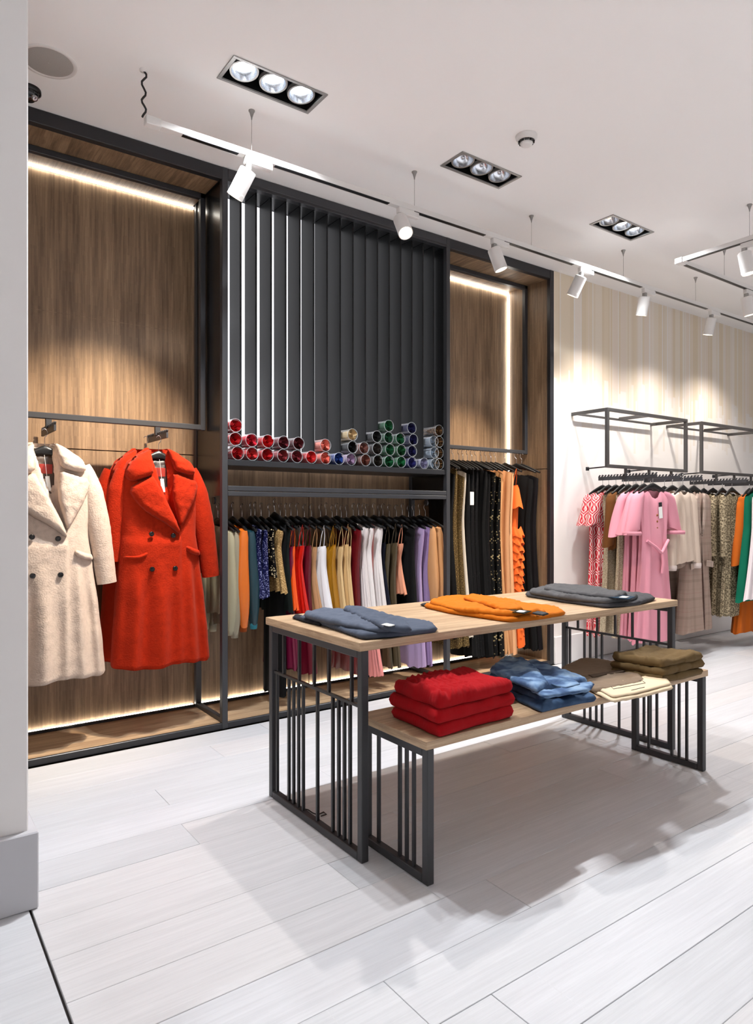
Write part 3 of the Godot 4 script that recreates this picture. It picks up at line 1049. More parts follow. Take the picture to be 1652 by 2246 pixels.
# a garment hanging from its shoulders: shoulders along x, front towards +z, top of the hanger at the origin
func garment_body(st: SurfaceTool, p: Dictionary):
	var nu: int = p.get("nu", 52)
	var nv: int = p.get("nv", 24)
	var w: float = p.get("w", 0.18)
	var waist: float = p.get("waist", 0.85)
	var hem: float = p.get("hem", 0.2)
	var L: float = p.get("L", 1.1)
	var d0: float = p.get("d0", 0.02)
	var d1: float = p.get("d1", 0.03)
	var n: float = p.get("n", 9.0)
	var amp: float = p.get("amp", 0.008)
	var ph: float = p.get("ph", 0.0)
	var top: float = p.get("top", 0.0)
	var neck: float = p.get("neck", 0.06)
	var drop: float = p.get("drop", 0.05)
	var slope: float = p.get("slope", 0.3)
	var flare: float = p.get("flare", 1.3)
	var open: float = p.get("open", 0.0)
	var rings := []
	for j in nv + 1:
		var v := float(j) / nv
		var r := PackedVector3Array()
		var a: float
		if v < 0.3:
			a = lerp(w, w * waist, smoothstep(0.0, 1.0, v / 0.3))
		else:
			a = lerp(w * waist, hem, pow((v - 0.3) / 0.7, flare))
		var b: float = lerp(d0, d1, pow(v, 0.8))
		if j == 0:
			b *= 0.55
		for i in nu:
			var th := TAU * i / nu
			var c := cos(th)
			var s := sin(th)
			var x: float = a * sign(c) * pow(abs(c), 0.8)
			var z: float = b * sign(s) * pow(abs(s), 0.7)
			var f: float = amp * (0.25 + 0.75 * v) * (sin(n * th + ph + 0.8 * v) + 0.5 * sin((n * 1.7) * th + ph * 2.3 - 1.5 * v))
			z += f * (0.35 + 0.65 * abs(s))
			x += f * 0.6 * c
			if open > 0.0 and s > 0.0:
				z += open * 0.35 * smoothstep(-0.02, 0.02, -x)
			var yt: float = top - slope * abs(x)
			if abs(x) < neck:
				var k: float = 1.0 - pow(x / neck, 2.0)
				yt -= drop * k * (1.0 if s > 0.0 else 0.25)
			var yh: float = -L + 0.008 * sin(3.0 * th + ph) + f * 0.5
			r.append(Vector3(x, lerp(yt, yh, v), z))
		rings.append(r)
	loft(st, rings, true)
func sleeve(st: SurfaceTool, side: float, w: float, length: float, r0: float, r1: float, out: float, ph: float, flat := 0.7, belly := 0.0):
	var rings := []
	var n := 18
	var m := 14
	for j in m + 1:
		var v := float(j) / m
		var c := Vector3(side * (w - 0.02 + out * pow(v, 0.8)), -0.045 - length * v, 0.008 * sin(v * 3.0 + ph))
		var r: float = (lerp(r0, r1, v) + belly * sin(PI * pow(v, 1.6))) * (0.75 if j == 0 else 1.0)
		var q := PackedVector3Array()
		for i in n:
			var th := TAU * i / n
			var f := 1.0 + 0.10 * sin(4.0 * th + ph + 3.0 * v) * v
			q.append(c + Vector3(cos(th) * r * f, 0.35 * r * cos(th) * -side, sin(th) * r * flat * f))
		rings.append(q)
	loft(st, rings, true, true, true)
func garment(called: String, label: String, category: String, group: String, at: Vector3, turn: float, kind: String, p: Dictionary, m: Material, hanger_group := "", hang := true) -> Node3D:
	var t := thing(called, label, category, at, turn, group)
	var ph: float = p.get("ph", 0.0)
	var w: float = p.get("w", 0.18)
	var st := sk()
	if kind == "strap":
		p.merge({"top": -0.17, "slope": -0.12, "neck": 0.07, "drop": 0.03})
		p["w"] = w * 0.82
	garment_body(st, p)
	obj("body", st, m, t)
	if kind == "strap":
		for s in [-1, 1]:
			for f in [-1, 1]:
				st = sk()
				tube(st, [Vector3(s * 0.10, -0.175, f * 0.018), Vector3(s * 0.115, -0.09, f * 0.014), Vector3(s * 0.125, -0.02, 0)], [0.004], 6, Vector3.RIGHT, 0.5)
				obj("strap", st, m, t)
	elif kind == "blouse":
		for s in [-1, 1]:
			st = sk()
			sleeve(st, s, w, p.get("sl", 0.58), p.get("r0", 0.045), p.get("r1", 0.042), p.get("out", 0.03), ph + s, p.get("flat", 0.7), p.get("belly", 0.0))
			var o := obj("sleeve", st, m, t)
			if p.has("cuff"):
				st = sk()
				var cx: float = s * (w - 0.02 + p.get("out", 0.03))
				var y: float = -0.045 - p.get("sl", 0.58)
				lathe(st, Vector3(cx, y + 0.012, 0.008 * sin(3.0 + ph + s)), Vector3.DOWN, [[0.0, p.r1 * 0.86], [0.02, p.r1 * 0.9], [0.045, p.r1 * 0.8], [0.045, p.r1 * 0.6], [0.0, p.r1 * 0.5]], 16)
				obj("cuff", st, p.cuff, o)
	elif kind == "short":
		for s in [-1, 1]:
			st = sk()
			sleeve(st, s, w, p.get("sl", 0.27), p.get("r0", 0.06), p.get("r1", 0.075), p.get("out", 0.07), ph + s, p.get("flat", 0.6))
			obj("sleeve", st, m, t)
	if hang:
		var words := label.replace(",", "").split(" ")
		make_hanger("clothes_hanger", "black hanger of the " + " ".join(words.slice(0, 12)), "black hangers " + hanger_group, at + Vector3(0, 0.038, 0), turn, max(w * 0.97, 0.17))
	return t

# ---- the double-breasted fur coats
const COAT_Z := -3.85
func cz(zx: float, zy: float) -> Vector2:
	var p := on_z(40.0 + 0.29056 * zx, 880.0 + 0.29056 * zy, COAT_Z + 0.07)
	return Vector2(p.x, p.y)
# folds in the skirt of the coat: pixel column at the lapels' meeting and at the hem, height, start, width
const COAT_FOLDS := [[900, 845, 0.030, 0.15, 0.028], [985, 940, -0.026, 0.2, 0.03], [1075, 1055, 0.024, 0.3, 0.03], [1150, 1150, -0.018, 0.35, 0.024], [1262, 1300, 0.030, 0.1, 0.026], [1310, 1375, -0.028, 0.15, 0.022], [1350, 1425, 0.022, 0.2, 0.02], [830, 775, -0.018, 0.2, 0.02]]
var coat_rows := []
var coat_o := Vector2.ZERO
func coat_at(y: float) -> Array:
	var n := coat_rows.size()
	for k in n - 1:
		if y <= coat_rows[k][0] and y >= coat_rows[k + 1][0]:
			var u: float = (y - coat_rows[k][0]) / (coat_rows[k + 1][0] - coat_rows[k][0])
			u = smoothstep(0.0, 1.0, u) * 0.5 + u * 0.5
			return [lerp(coat_rows[k][1], coat_rows[k + 1][1], u), lerp(coat_rows[k][2], coat_rows[k + 1][2], u), lerp(coat_rows[k][3], coat_rows[k + 1][3], u)]
	var e: Array = coat_rows[0] if y > coat_rows[0][0] else coat_rows[n - 1]
	return [e[1], e[2], e[3]]
func coat_front(x: float, y: float) -> float:
	var e := coat_at(y)
	var c: float = (e[0] + e[1]) / 2
	var a: float = (e[1] - e[0]) / 2
	var u: float = clamp(abs((x - c) / a), 0.0, 1.0)
	return e[2] * pow(1.0 - pow(u, 2.4), 0.42)
func coat_mesh_body() -> SurfaceTool:
	var st := sk()
	var rings := []
	var nu := 150
	var top: float = coat_rows[0][0]
	var low: float = coat_rows[coat_rows.size() - 1][0]
	var vtop := cz(1085, 400).y - coat_o.y
	var vlow := cz(1188, 1000).y - coat_o.y
	var vl0 := cz(1010, 400).x - coat_o.x
	var vr0 := cz(1140, 400).x - coat_o.x
	var vx := cz(1190, 1000).x - coat_o.x
	var ex := cz(1203, 1500).x - coat_o.x
	var nv := 92
	for j in nv + 1:
		var v := float(j) / nv
		var y: float = lerp(top, low, v)
		var e := coat_at(y)
		var c: float = (e[0] + e[1]) / 2
		var a: float = (e[1] - e[0]) / 2
		var r := PackedVector3Array()
		for i in nu:
			var th := TAU * i / nu
			var cs := cos(th)
			var sn := sin(th)
			var x: float = c + a * sign(cs) * pow(abs(cs), 0.85)
			var z: float = e[2] * sign(sn) * pow(max(1.0 - pow(abs((x - c) / a), 2.4), 0.0), 0.42)
			if sn > 0.0:
				var g := smoothstep(0.3, 0.9, v)
				var drop: float = clamp((vlow - y) / (vlow - low), 0.0, 1.0)
				for fd in COAT_FOLDS:
					var fx: float = lerp(cz(fd[0], 0).x, cz(fd[1], 0).x, drop) - coat_o.x
					z += fd[2] * smoothstep(fd[3], fd[3] + 0.35, drop) * exp(-pow((x - fx) / fd[4], 2.0)) * sn
				z += g * 0.006 * sin(x * 43.0 + 2.0 - y * 2.0) * sn
				if y > vlow and y < top + 0.1:
					var u: float = clamp((vtop - y) / (vtop - vlow), 0.0, 1.0)
					var xl: float = lerp(vl0, vx, pow(u, 1.25))
					var xr: float = lerp(vr0, vx + 0.004, u)
					var inside: float = smoothstep(-0.004, 0.014, x - xl) * smoothstep(-0.004, 0.014, xr - x)
					z -= inside * 0.085 * (1.0 - 0.35 * u)
				elif y <= vlow:
					z += 0.016 * (1.0 - smoothstep(ex - 0.008, ex + 0.008, x)) * smoothstep(vlow, vlow - 0.06, y)
			else:
				z *= 0.8
			z += 0.006 * nz.get_noise_3d(x * 55.0, y * 55.0, z * 55.0)
			var hemw: float = 0.006 * sin(x * 19.0) * v
			r.append(Vector3(x, y + hemw, z))
		rings.append(r)
	# round the hem inwards
	for k in 2:
		var last: PackedVector3Array = rings[nv]
		var r2 := PackedVector3Array()
		for q in last:
			r2.append(Vector3(q.x * [0.985, 0.9][k] + 0.0, q.y - [0.012, 0.008][k], q.z * [0.9, 0.6][k]))
		rings.append(r2)
	loft(st, rings, true, false, true)
	return st
func coat_pad(t: Node3D, called: String, zs: Array, up: float, r: float, off: float, m: Material, round := 2):
	var poly := PackedVector2Array()
	for q in zs:
		poly.append(cz(q[0], q[1]) - coat_o)
	poly = smooth_poly(poly, round)
	var st := sk()
	pad(st, poly, 0.0085, r, up, 0.004, func(q: Vector3): return Vector3(q.x, q.y, coat_front(q.x, q.y) + q.z + off), func(q: Vector2, _d: float): return 0.003 * nz.get_noise_2d(q.x * 260.0, q.y * 260.0) + 0.005 * nz.get_noise_2d(q.x * 60.0, q.y * 60.0))
	obj(called, st, m, t)
var coat_meshes := {}
func make_coat(label: String, group: String, at: Vector3, turn: float, m: Material, lining: Material, trim: Material) -> Node3D:
	var t := thing("fur_coat", label, "coat", at, turn, group)
	obj("coat_body", coat_mesh_body(), m, t)
	# sleeves
	for e in [[[[1322, 520], [1362, 620], [1395, 780], [1432, 1000], [1474, 1325]], [0.045, 0.062, 0.062, 0.055, 0.05], 0.0, 0.03], [[[838, 520], [806, 620], [786, 780], [768, 1000], [752, 1215]], [0.045, 0.062, 0.06, 0.053, 0.048], -0.01, -0.03]]:
		var path := []
		var k := 0
		for q in e[0]:
			var p := cz(q[0], q[1]) - coat_o
			path.append(Vector3(p.x, p.y, lerp(e[2], e[3], k / 4.0)))
			k += 1
		var cv := Curve3D.new()
		for q in path.size():
			var d: Vector3 = (path[min(q + 1, 4)] - path[max(q - 1, 0)]) * 0.17
			cv.add_point(path[q], -d, d)
		var fine := []
		var rad := []
		for s in 25:
			var u := s / 24.0
			fine.append(cv.sample_baked(u * cv.get_baked_length(), true))
			var ui := u * 3.999
			rad.append(lerp(float(e[1][int(ui)]), float(e[1][int(ui) + 1]), ui - int(ui)) * (1.0 + 0.05 * nz.get_noise_1d(s * 60.0)))
		var st := sk()
		tube(st, fine, rad, 20, Vector3.RIGHT, 0.95)
		obj("sleeve", st, m, t)
	# collar, lapels, pocket welts
	coat_pad(t, "collar", [[1015, 350], [940, 385], [860, 440], [808, 540], [830, 600], [880, 605], [1000, 560], [1005, 500], [1003, 420]], 0.042, 0.035, 0.012, m, 1)
	coat_pad(t, "collar", [[1140, 345], [1215, 380], [1290, 440], [1335, 500], [1325, 560], [1250, 560], [1165, 530], [1150, 470], [1135, 410]], 0.040, 0.035, 0.012, m, 1)
	coat_pad(t, "lapel", [[1000, 560], [930, 590], [822, 660], [880, 770], [960, 850], [1100, 930], [1192, 1010], [1200, 985], [1165, 890], [1090, 740], [1020, 600]], 0.034, 0.03, 0.008, m, 1)
	coat_pad(t, "lapel", [[1158, 540], [1250, 575], [1368, 610], [1335, 720], [1270, 840], [1198, 960], [1190, 930], [1165, 830], [1140, 720], [1148, 600]], 0.030, 0.03, 0.006, m, 1)
	coat_pad(t, "pocket_welt", [[785, 1165], [870, 1160], [930, 1140], [960, 1120], [955, 1165], [905, 1198], [790, 1196]], 0.022, 0.015, 0.006, m, 1)
	coat_pad(t, "pocket_welt", [[1248, 1082], [1320, 1110], [1392, 1128], [1388, 1170], [1320, 1160], [1250, 1130]], 0.022, 0.015, 0.006, m, 1)
	for q in [[980, 1000], [984, 1262], [1155, 1256], [1140, 1012]]:
		var p := cz(q[0], q[1]) - coat_o
		var st := sk()
		lathe(st, Vector3(p.x, p.y, coat_front(p.x, p.y) + 0.018), Vector3(0, 0, 1), [[-0.004, 0.0135], [0.003, 0.0135], [0.006, 0.011], [0.0045, 0.008], [0.005, 0.001]], 18)
		obj("button", st, trim, t)
	# inside of the neck: lining, label and price tag
	coat_pad(t, "lining", [[1020, 385], [1135, 385], [1150, 480], [1165, 640], [1185, 880], [1120, 780], [1050, 620], [1012, 480]], 0.004, 0.02, -0.072, lining, 0)
	var p0 := cz(1075, 560) - coat_o
	var st := sk()
	box(st, Vector3(p0.x + 0.01, p0.y + 0.02, coat_front(p0.x, p0.y) - 0.07), Vector3(0.062, 0.05, 0.004), 0.002)
	obj("neck_label", st, M.label, t)
	st = sk()
	box(st, Vector3(p0.x + 0.018, p0.y - 0.055, coat_front(p0.x, p0.y) - 0.05), Vector3(0.02, 0.075, 0.002), 0.0005, Basis(Vector3.BACK, 0.12))
	tube(st, [Vector3(p0.x + 0.012, p0.y - 0.02, coat_front(p0.x, p0.y) - 0.05), Vector3(p0.x, p0.y + 0.09, coat_front(p0.x, p0.y) - 0.05)], [0.001], 5)
	obj("price_tag", st, M.paper, t)
	make_hanger("clothes_hanger", "black hanger of the " + " ".join(label.split(" ").slice(0, 12)), "hangers carrying the fur coats", at + Vector3(0.0, -0.004, 0.012), turn, 0.135)
	return t
func build_coats():
	coat_o = cz(1085, 362)
	for e in [[352, 985, 1160, 0.035], [400, 925, 1235, 0.06], [460, 850, 1325, 0.085], [540, 812, 1372, 0.10], [700, 800, 1372, 0.115], [1000, 795, 1362, 0.12], [1200, 785, 1388, 0.12], [1500, 757, 1425, 0.125], [1800, 735, 1455, 0.13], [1975, 727, 1468, 0.13]]:
		coat_rows.append([cz(1085, e[0]).y - coat_o.y, cz(e[1], 0).x - coat_o.x, cz(e[2], 0).x - coat_o.x, e[3]])
	var red := fur(Color(0.64, 0.15, 0.055))
	var sand := fur(Color(0.79, 0.715, 0.655))
	var trim := mat(Color(0.05, 0.04, 0.04), 0.25)
	var red_lining := mat(Color(0.10, 0.02, 0.02), 0.5)
	make_coat("rust red double breasted fur coat hanging foremost, beside the shelving unit", "fur coats in the left niche", Vector3(coat_o.x, coat_o.y, COAT_Z), 0.0, red, red_lining, trim)
	make_coat("second rust red fur coat hanging half hidden behind the foremost red one", "fur coats in the left niche", Vector3(coat_o.x - 0.02, coat_o.y + 0.01, COAT_Z - 0.17), -0.12, red, red_lining, trim)
	make_coat("pale beige double breasted fur coat hanging next to the column", "fur coats in the left niche", Vector3(coat_o.x - 0.588, coat_o.y - 0.004, COAT_Z + 0.005), 0.0, sand, mat(Color(0.26, 0.20, 0.16), 0.5), trim)
func fur(c: Color) -> StandardMaterial3D:
	var m := mat(c, 0.95)
	m.metallic_specular = 0.2
	m.rim_enabled = true
	m.rim = 0.5
	m.rim_tint = 0.7
	var t := noise_tex(FastNoiseLite.TYPE_SIMPLEX_SMOOTH, 0.03, 256, [[0.0, Color(0.88, 0.88, 0.88)], [0.45, Color(0.96, 0.96, 0.96)], [1.0, Color(1, 1, 1)]], 5, 21)
	tri_tex(m, t, Vector3.ONE * 3.2, false)
	m.uv1_triplanar_sharpness = 3.0
	m.heightmap_enabled = true
	m.heightmap_texture = M.fur_t
	m.heightmap_scale = 0.12
	return m

# ---- patterned cloth
func dots_image(ground: Color, dot: Color, n: int, r0: float, r1: float, seed_: int) -> Image:
	var im := Image.create(256, 256, false, Image.FORMAT_RGB8)
	im.fill(ground)
	rng.seed = seed_
	for k in n:
		var c := Vector2(rng.randf() * 256, rng.randf() * 256)
		var r := rng.randf_range(r0, r1)
		var col := dot.darkened(rng.randf() * 0.4)
		for y in range(int(-r), int(r) + 1):
			for x in range(int(-r), int(r) + 1):
				if x * x + y * y <= r * r:
					im.set_pixel((int(c.x) + x + 256) % 256, (int(c.y) + y + 256) % 256, col)
	return im
func plaid_image() -> Image:
	var im := Image.create(128, 128, false, Image.FORMAT_RGB8)
	for y in 128:
		for x in 128:
			var c := Color(0.70, 0.62, 0.57)
			for q in [x, y]:
				if q % 64 < 10:
					c = c.darkened(0.05)
				if q % 64 in [2, 7, 34, 36]:
					c = c.darkened(0.06)
				if q % 64 == 48:
					c = c.lerp(Color(0.62, 0.42, 0.42), 0.5)
			if (x + y) % 2 == 0:
				c = c.lightened(0.05)
			im.set_pixel(x, y, c)
	return im
func wavy_image() -> Image:
	var im := Image.create(128, 128, false, Image.FORMAT_RGB8)
	for y in 128:
		for x in 128:
			var s := sin((x + 9.0 * sin(y * TAU / 64.0)) * TAU / 16.0 + y * TAU / 32.0)
			im.set_pixel(x, y, Color(0.80, 0.13, 0.20) if s > -0.15 else Color(0.93, 0.86, 0.84))
	return im

func build_packed_rail():
	var g := "clothes on the packed rail under the shelf"
	var hg := "on the packed rail under the shelf"
	var bluesq := printed(img_tex(dots_image(Color(0.07, 0.08, 0.25), Color(0.72, 0.74, 0.92), 420, 1.5, 4.0, 4)), Vector3.ONE * 5.0, 0.35)
	var goldsq := printed(noise_tex(FastNoiseLite.TYPE_CELLULAR, 0.12, 256, [[0.0, Color(0.42, 0.31, 0.17)], [0.5, Color(0.72, 0.58, 0.38)], [1.0, Color(0.95, 0.85, 0.65)]], 1, 3), Vector3.ONE * 5.0, 0.35)
	var blackgold := printed(img_tex(dots_image(Color(0.02, 0.018, 0.02), Color(0.95, 0.85, 0.66), 150, 2.0, 5.5, 6)), Vector3.ONE * 4.0, 0.4)
	M.goldsq = goldsq
	M.blackgold = blackgold
	var tealcuff := cloth(Color(0.20, 0.48, 0.54))
	var rustcuff := cloth(Color(0.55, 0.25, 0.08))
	# pixel column, lowest pixel, kind, cloth, hem half-width, half-depth, name, words
	var rows := [
		[503, 1400, "blouse", satin(Color(0.62, 0.60, 0.50)), 0.17, 0.026, "satin_blouse", "olive cream satin blouse with long sleeves, first on the packed rail beside the left post"],
		[517, 1405, "blouse", satin(Color(0.55, 0.52, 0.44)), 0.17, 0.026, "satin_blouse", "grey beige satin blouse between the olive cream and orange blouses"],
		[536, 1390, "blouse", satin(Color(0.80, 0.40, 0.08)), 0.17, 0.028, "satin_blouse", "burnt orange satin blouse with long sleeves beside a teal one"],
		[557, 1385, "blouse", satin(Color(0.04, 0.20, 0.24)), 0.17, 0.03, "satin_blouse", "dark teal blouse with paler teal cuffs beside a blue sequin top"],
		[577, 1310, "plain", bluesq, 0.19, 0.026, "sequin_top", "blue and white sequin top hanging beside the teal blouse"],
		[586, 1312, "plain", bluesq, 0.185, 0.022, "sequin_top", "second blue and white sequin top, tight against the first"],
		[600, 1265, "plain", blackgold, 0.18, 0.026, "sequin_top", "black top scattered with gold sequins, between blue and gold tops"],
		[618, 1300, "plain", goldsq, 0.20, 0.03, "sequin_top", "short gold sequin top with flared hem on the packed rail"],
		[632, 1345, "plain", cloth(Color(0.04, 0.07, 0.06)), 0.18, 0.024, "dress", "blackish green dress next to the gold sequin top"],
		[643, 1470, "strap", satin(Color(0.40, 0.02, 0.18)), 0.18, 0.024, "strap_dress", "plum satin strap dress next to the bright orange one"],
		[655, 1340, "strap", satin(Color(0.93, 0.33, 0.06)), 0.18, 0.024, "strap_dress", "bright orange satin strap dress on the packed rail"],
		[667, 1345, "strap", satin(Color(0.78, 0.10, 0.05)), 0.18, 0.022, "strap_dress", "scarlet satin strap dress between orange and burgundy ones"],
		[681, 1480, "strap", satin(Color(0.36, 0.01, 0.10)), 0.19, 0.026, "strap_dress", "long burgundy satin strap dress left of the tan one"],
		[697, 1350, "strap", satin(Color(0.70, 0.52, 0.36)), 0.18, 0.026, "strap_dress", "tan satin strap dress left of the white strap dress"],
		[713, 1345, "strap", cloth(Color(0.88, 0.87, 0.88)), 0.20, 0.036, "strap_dress", "plain white dress with long thin straps on the packed rail"],
		[733, 1345, "strap", satin(Color(0.62, 0.42, 0.02)), 0.18, 0.024, "strap_dress", "mustard satin strap dress right of the white strap dress"],
		[745, 1345, "strap", satin(Color(0.58, 0.37, 0.02)), 0.18, 0.024, "strap_dress", "second mustard satin strap dress, darker and further along"],
		[759, 1345, "strap", satin(Color(0.83, 0.70, 0.50)), 0.17, 0.022, "strap_dress", "champagne satin strap dress next to the mustard ones"],
		[769, 1345, "strap", satin(Color(0.80, 0.66, 0.46)), 0.17, 0.022, "strap_dress", "middle one of three champagne satin strap dresses"],
		[779, 1345, "strap", satin(Color(0.84, 0.71, 0.50)), 0.17, 0.022, "strap_dress", "champagne satin strap dress beside the wine red dress"],
		[791, 1480, "plain", satin(Color(0.38, 0.02, 0.07)), 0.19, 0.028, "dress", "long wine red dress pressed against the white pleated dresses"],
		[806, 1340, "plain", cloth(Color(0.86, 0.82, 0.81)), 0.19, 0.034, "pleated_dress", "white pleated dress beside the wine red dress"],
		[818, 1340, "plain", cloth(Color(0.88, 0.85, 0.84)), 0.19, 0.034, "pleated_dress", "white pleated dress, the middle one of three"],
		[829, 1485, "plain", cloth(Color(0.88, 0.56, 0.54)), 0.19, 0.026, "pleated_dress", "long rose pink pleated skirt showing below the white dresses"],
		[836, 1340, "plain", cloth(Color(0.87, 0.84, 0.83)), 0.19, 0.036, "pleated_dress", "white pleated dress beside the navy dress"],
		[852, 1340, "strap", cloth(Color(0.05, 0.06, 0.12)), 0.18, 0.024, "strap_dress", "navy strap dress right of the white pleated dresses"],
		[863, 1465, "strap", satin(Color(0.27, 0.23, 0.15)), 0.17, 0.022, "strap_dress", "olive brown satin strap dress beside the navy one"],
		[872, 1465, "strap", satin(Color(0.30, 0.25, 0.17)), 0.17, 0.022, "strap_dress", "second olive brown satin strap dress beside the peach one"],
		[886, 1305, "strap", satin(Color(0.86, 0.58, 0.46)), 0.16, 0.024, "strap_dress", "short peach satin strap dress on the packed rail"],
		[902, 1345, "plain", cloth(Color(0.03, 0.03, 0.035), 0.1), 0.18, 0.026, "dress", "black dress right of the peach strap dress"],
		[915, 1345, "plain", cloth(Color(0.035, 0.035, 0.04), 0.1), 0.18, 0.026, "dress", "black dress left of the lilac dress"],
		[929, 1465, "plain", cloth(Color(0.66, 0.57, 0.72)), 0.18, 0.028, "dress", "long pale lilac dress on the packed rail"],
		[940, 1462, "plain", cloth(Color(0.55, 0.46, 0.62)), 0.18, 0.024, "dress", "long greyish lilac dress between the pale lilac and tan ones"],
		[953, 1345, "blouse", satin(Color(0.74, 0.54, 0.36)), 0.17, 0.028, "satin_blouse", "tan satin blouse next to the lilac dresses"],
		[966, 1345, "blouse", satin(Color(0.80, 0.58, 0.38)), 0.17, 0.028, "satin_blouse", "golden tan satin blouse, last before the right post"],
	]
	rng.seed = 17
	for q in rows:
		var x := on_z(q[0], 1200, -3.76).x
		var yb := on_z(q[0], q[1], -3.76).y
		var y := 1.195 + rng.randf_range(-0.014, 0.004)
		var p := {"L": y - yb, "hem": q[4], "d0": q[5] * 0.7, "d1": q[5], "ph": rng.randf() * TAU, "n": 9.0 + rng.randi() % 5, "amp": 0.009, "w": rng.randf_range(0.15, 0.178), "waist": rng.randf_range(0.78, 0.98)}
		if q[6] == "pleated_dress":
			p.merge({"n": 22.0, "amp": 0.007, "nu": 90}, true)
		if q[0] == 829:
			p.merge({"w": 0.10, "waist": 1.0, "flare": 2.2}, true)
		if q[2] == "blouse":
			p["L"] = min(p["L"], 0.58 + rng.randf_range(-0.04, 0.04))
			p["hem"] = 0.13
			p["belly"] = 0.018
			p["sl"] = y - yb - 0.09
			p["r0"] = 0.036
			p["r1"] = 0.026
			p["out"] = 0.01
			p["flat"] = 0.85
			p["cuff"] = tealcuff if q[0] == 557 else (rustcuff if q[0] == 536 else q[3])
		garment(q[6], q[7], "blouse" if q[2] == "blouse" else ("top" if q[6] == "sequin_top" else "dress"), g, Vector3(x, y, -3.93), PI / 2 + rng.randf_range(-0.1, 0.2), q[2], p, q[3], hg)
	# spare trousers on the floor rail end
	var bl := cloth(Color(0.025, 0.025, 0.03), 0.1)
	var x := on_z(607, 1400, -3.9).x
	garment("trousers", "long black trousers hanging behind the corner of the tall table", "trousers", g, Vector3(x, 1.22, -3.93), PI / 2, "plain", {"L": 1.12, "hem": 0.13, "w": 0.15, "d0": 0.02, "d1": 0.035, "ph": 1.0, "amp": 0.005}, bl, hg)

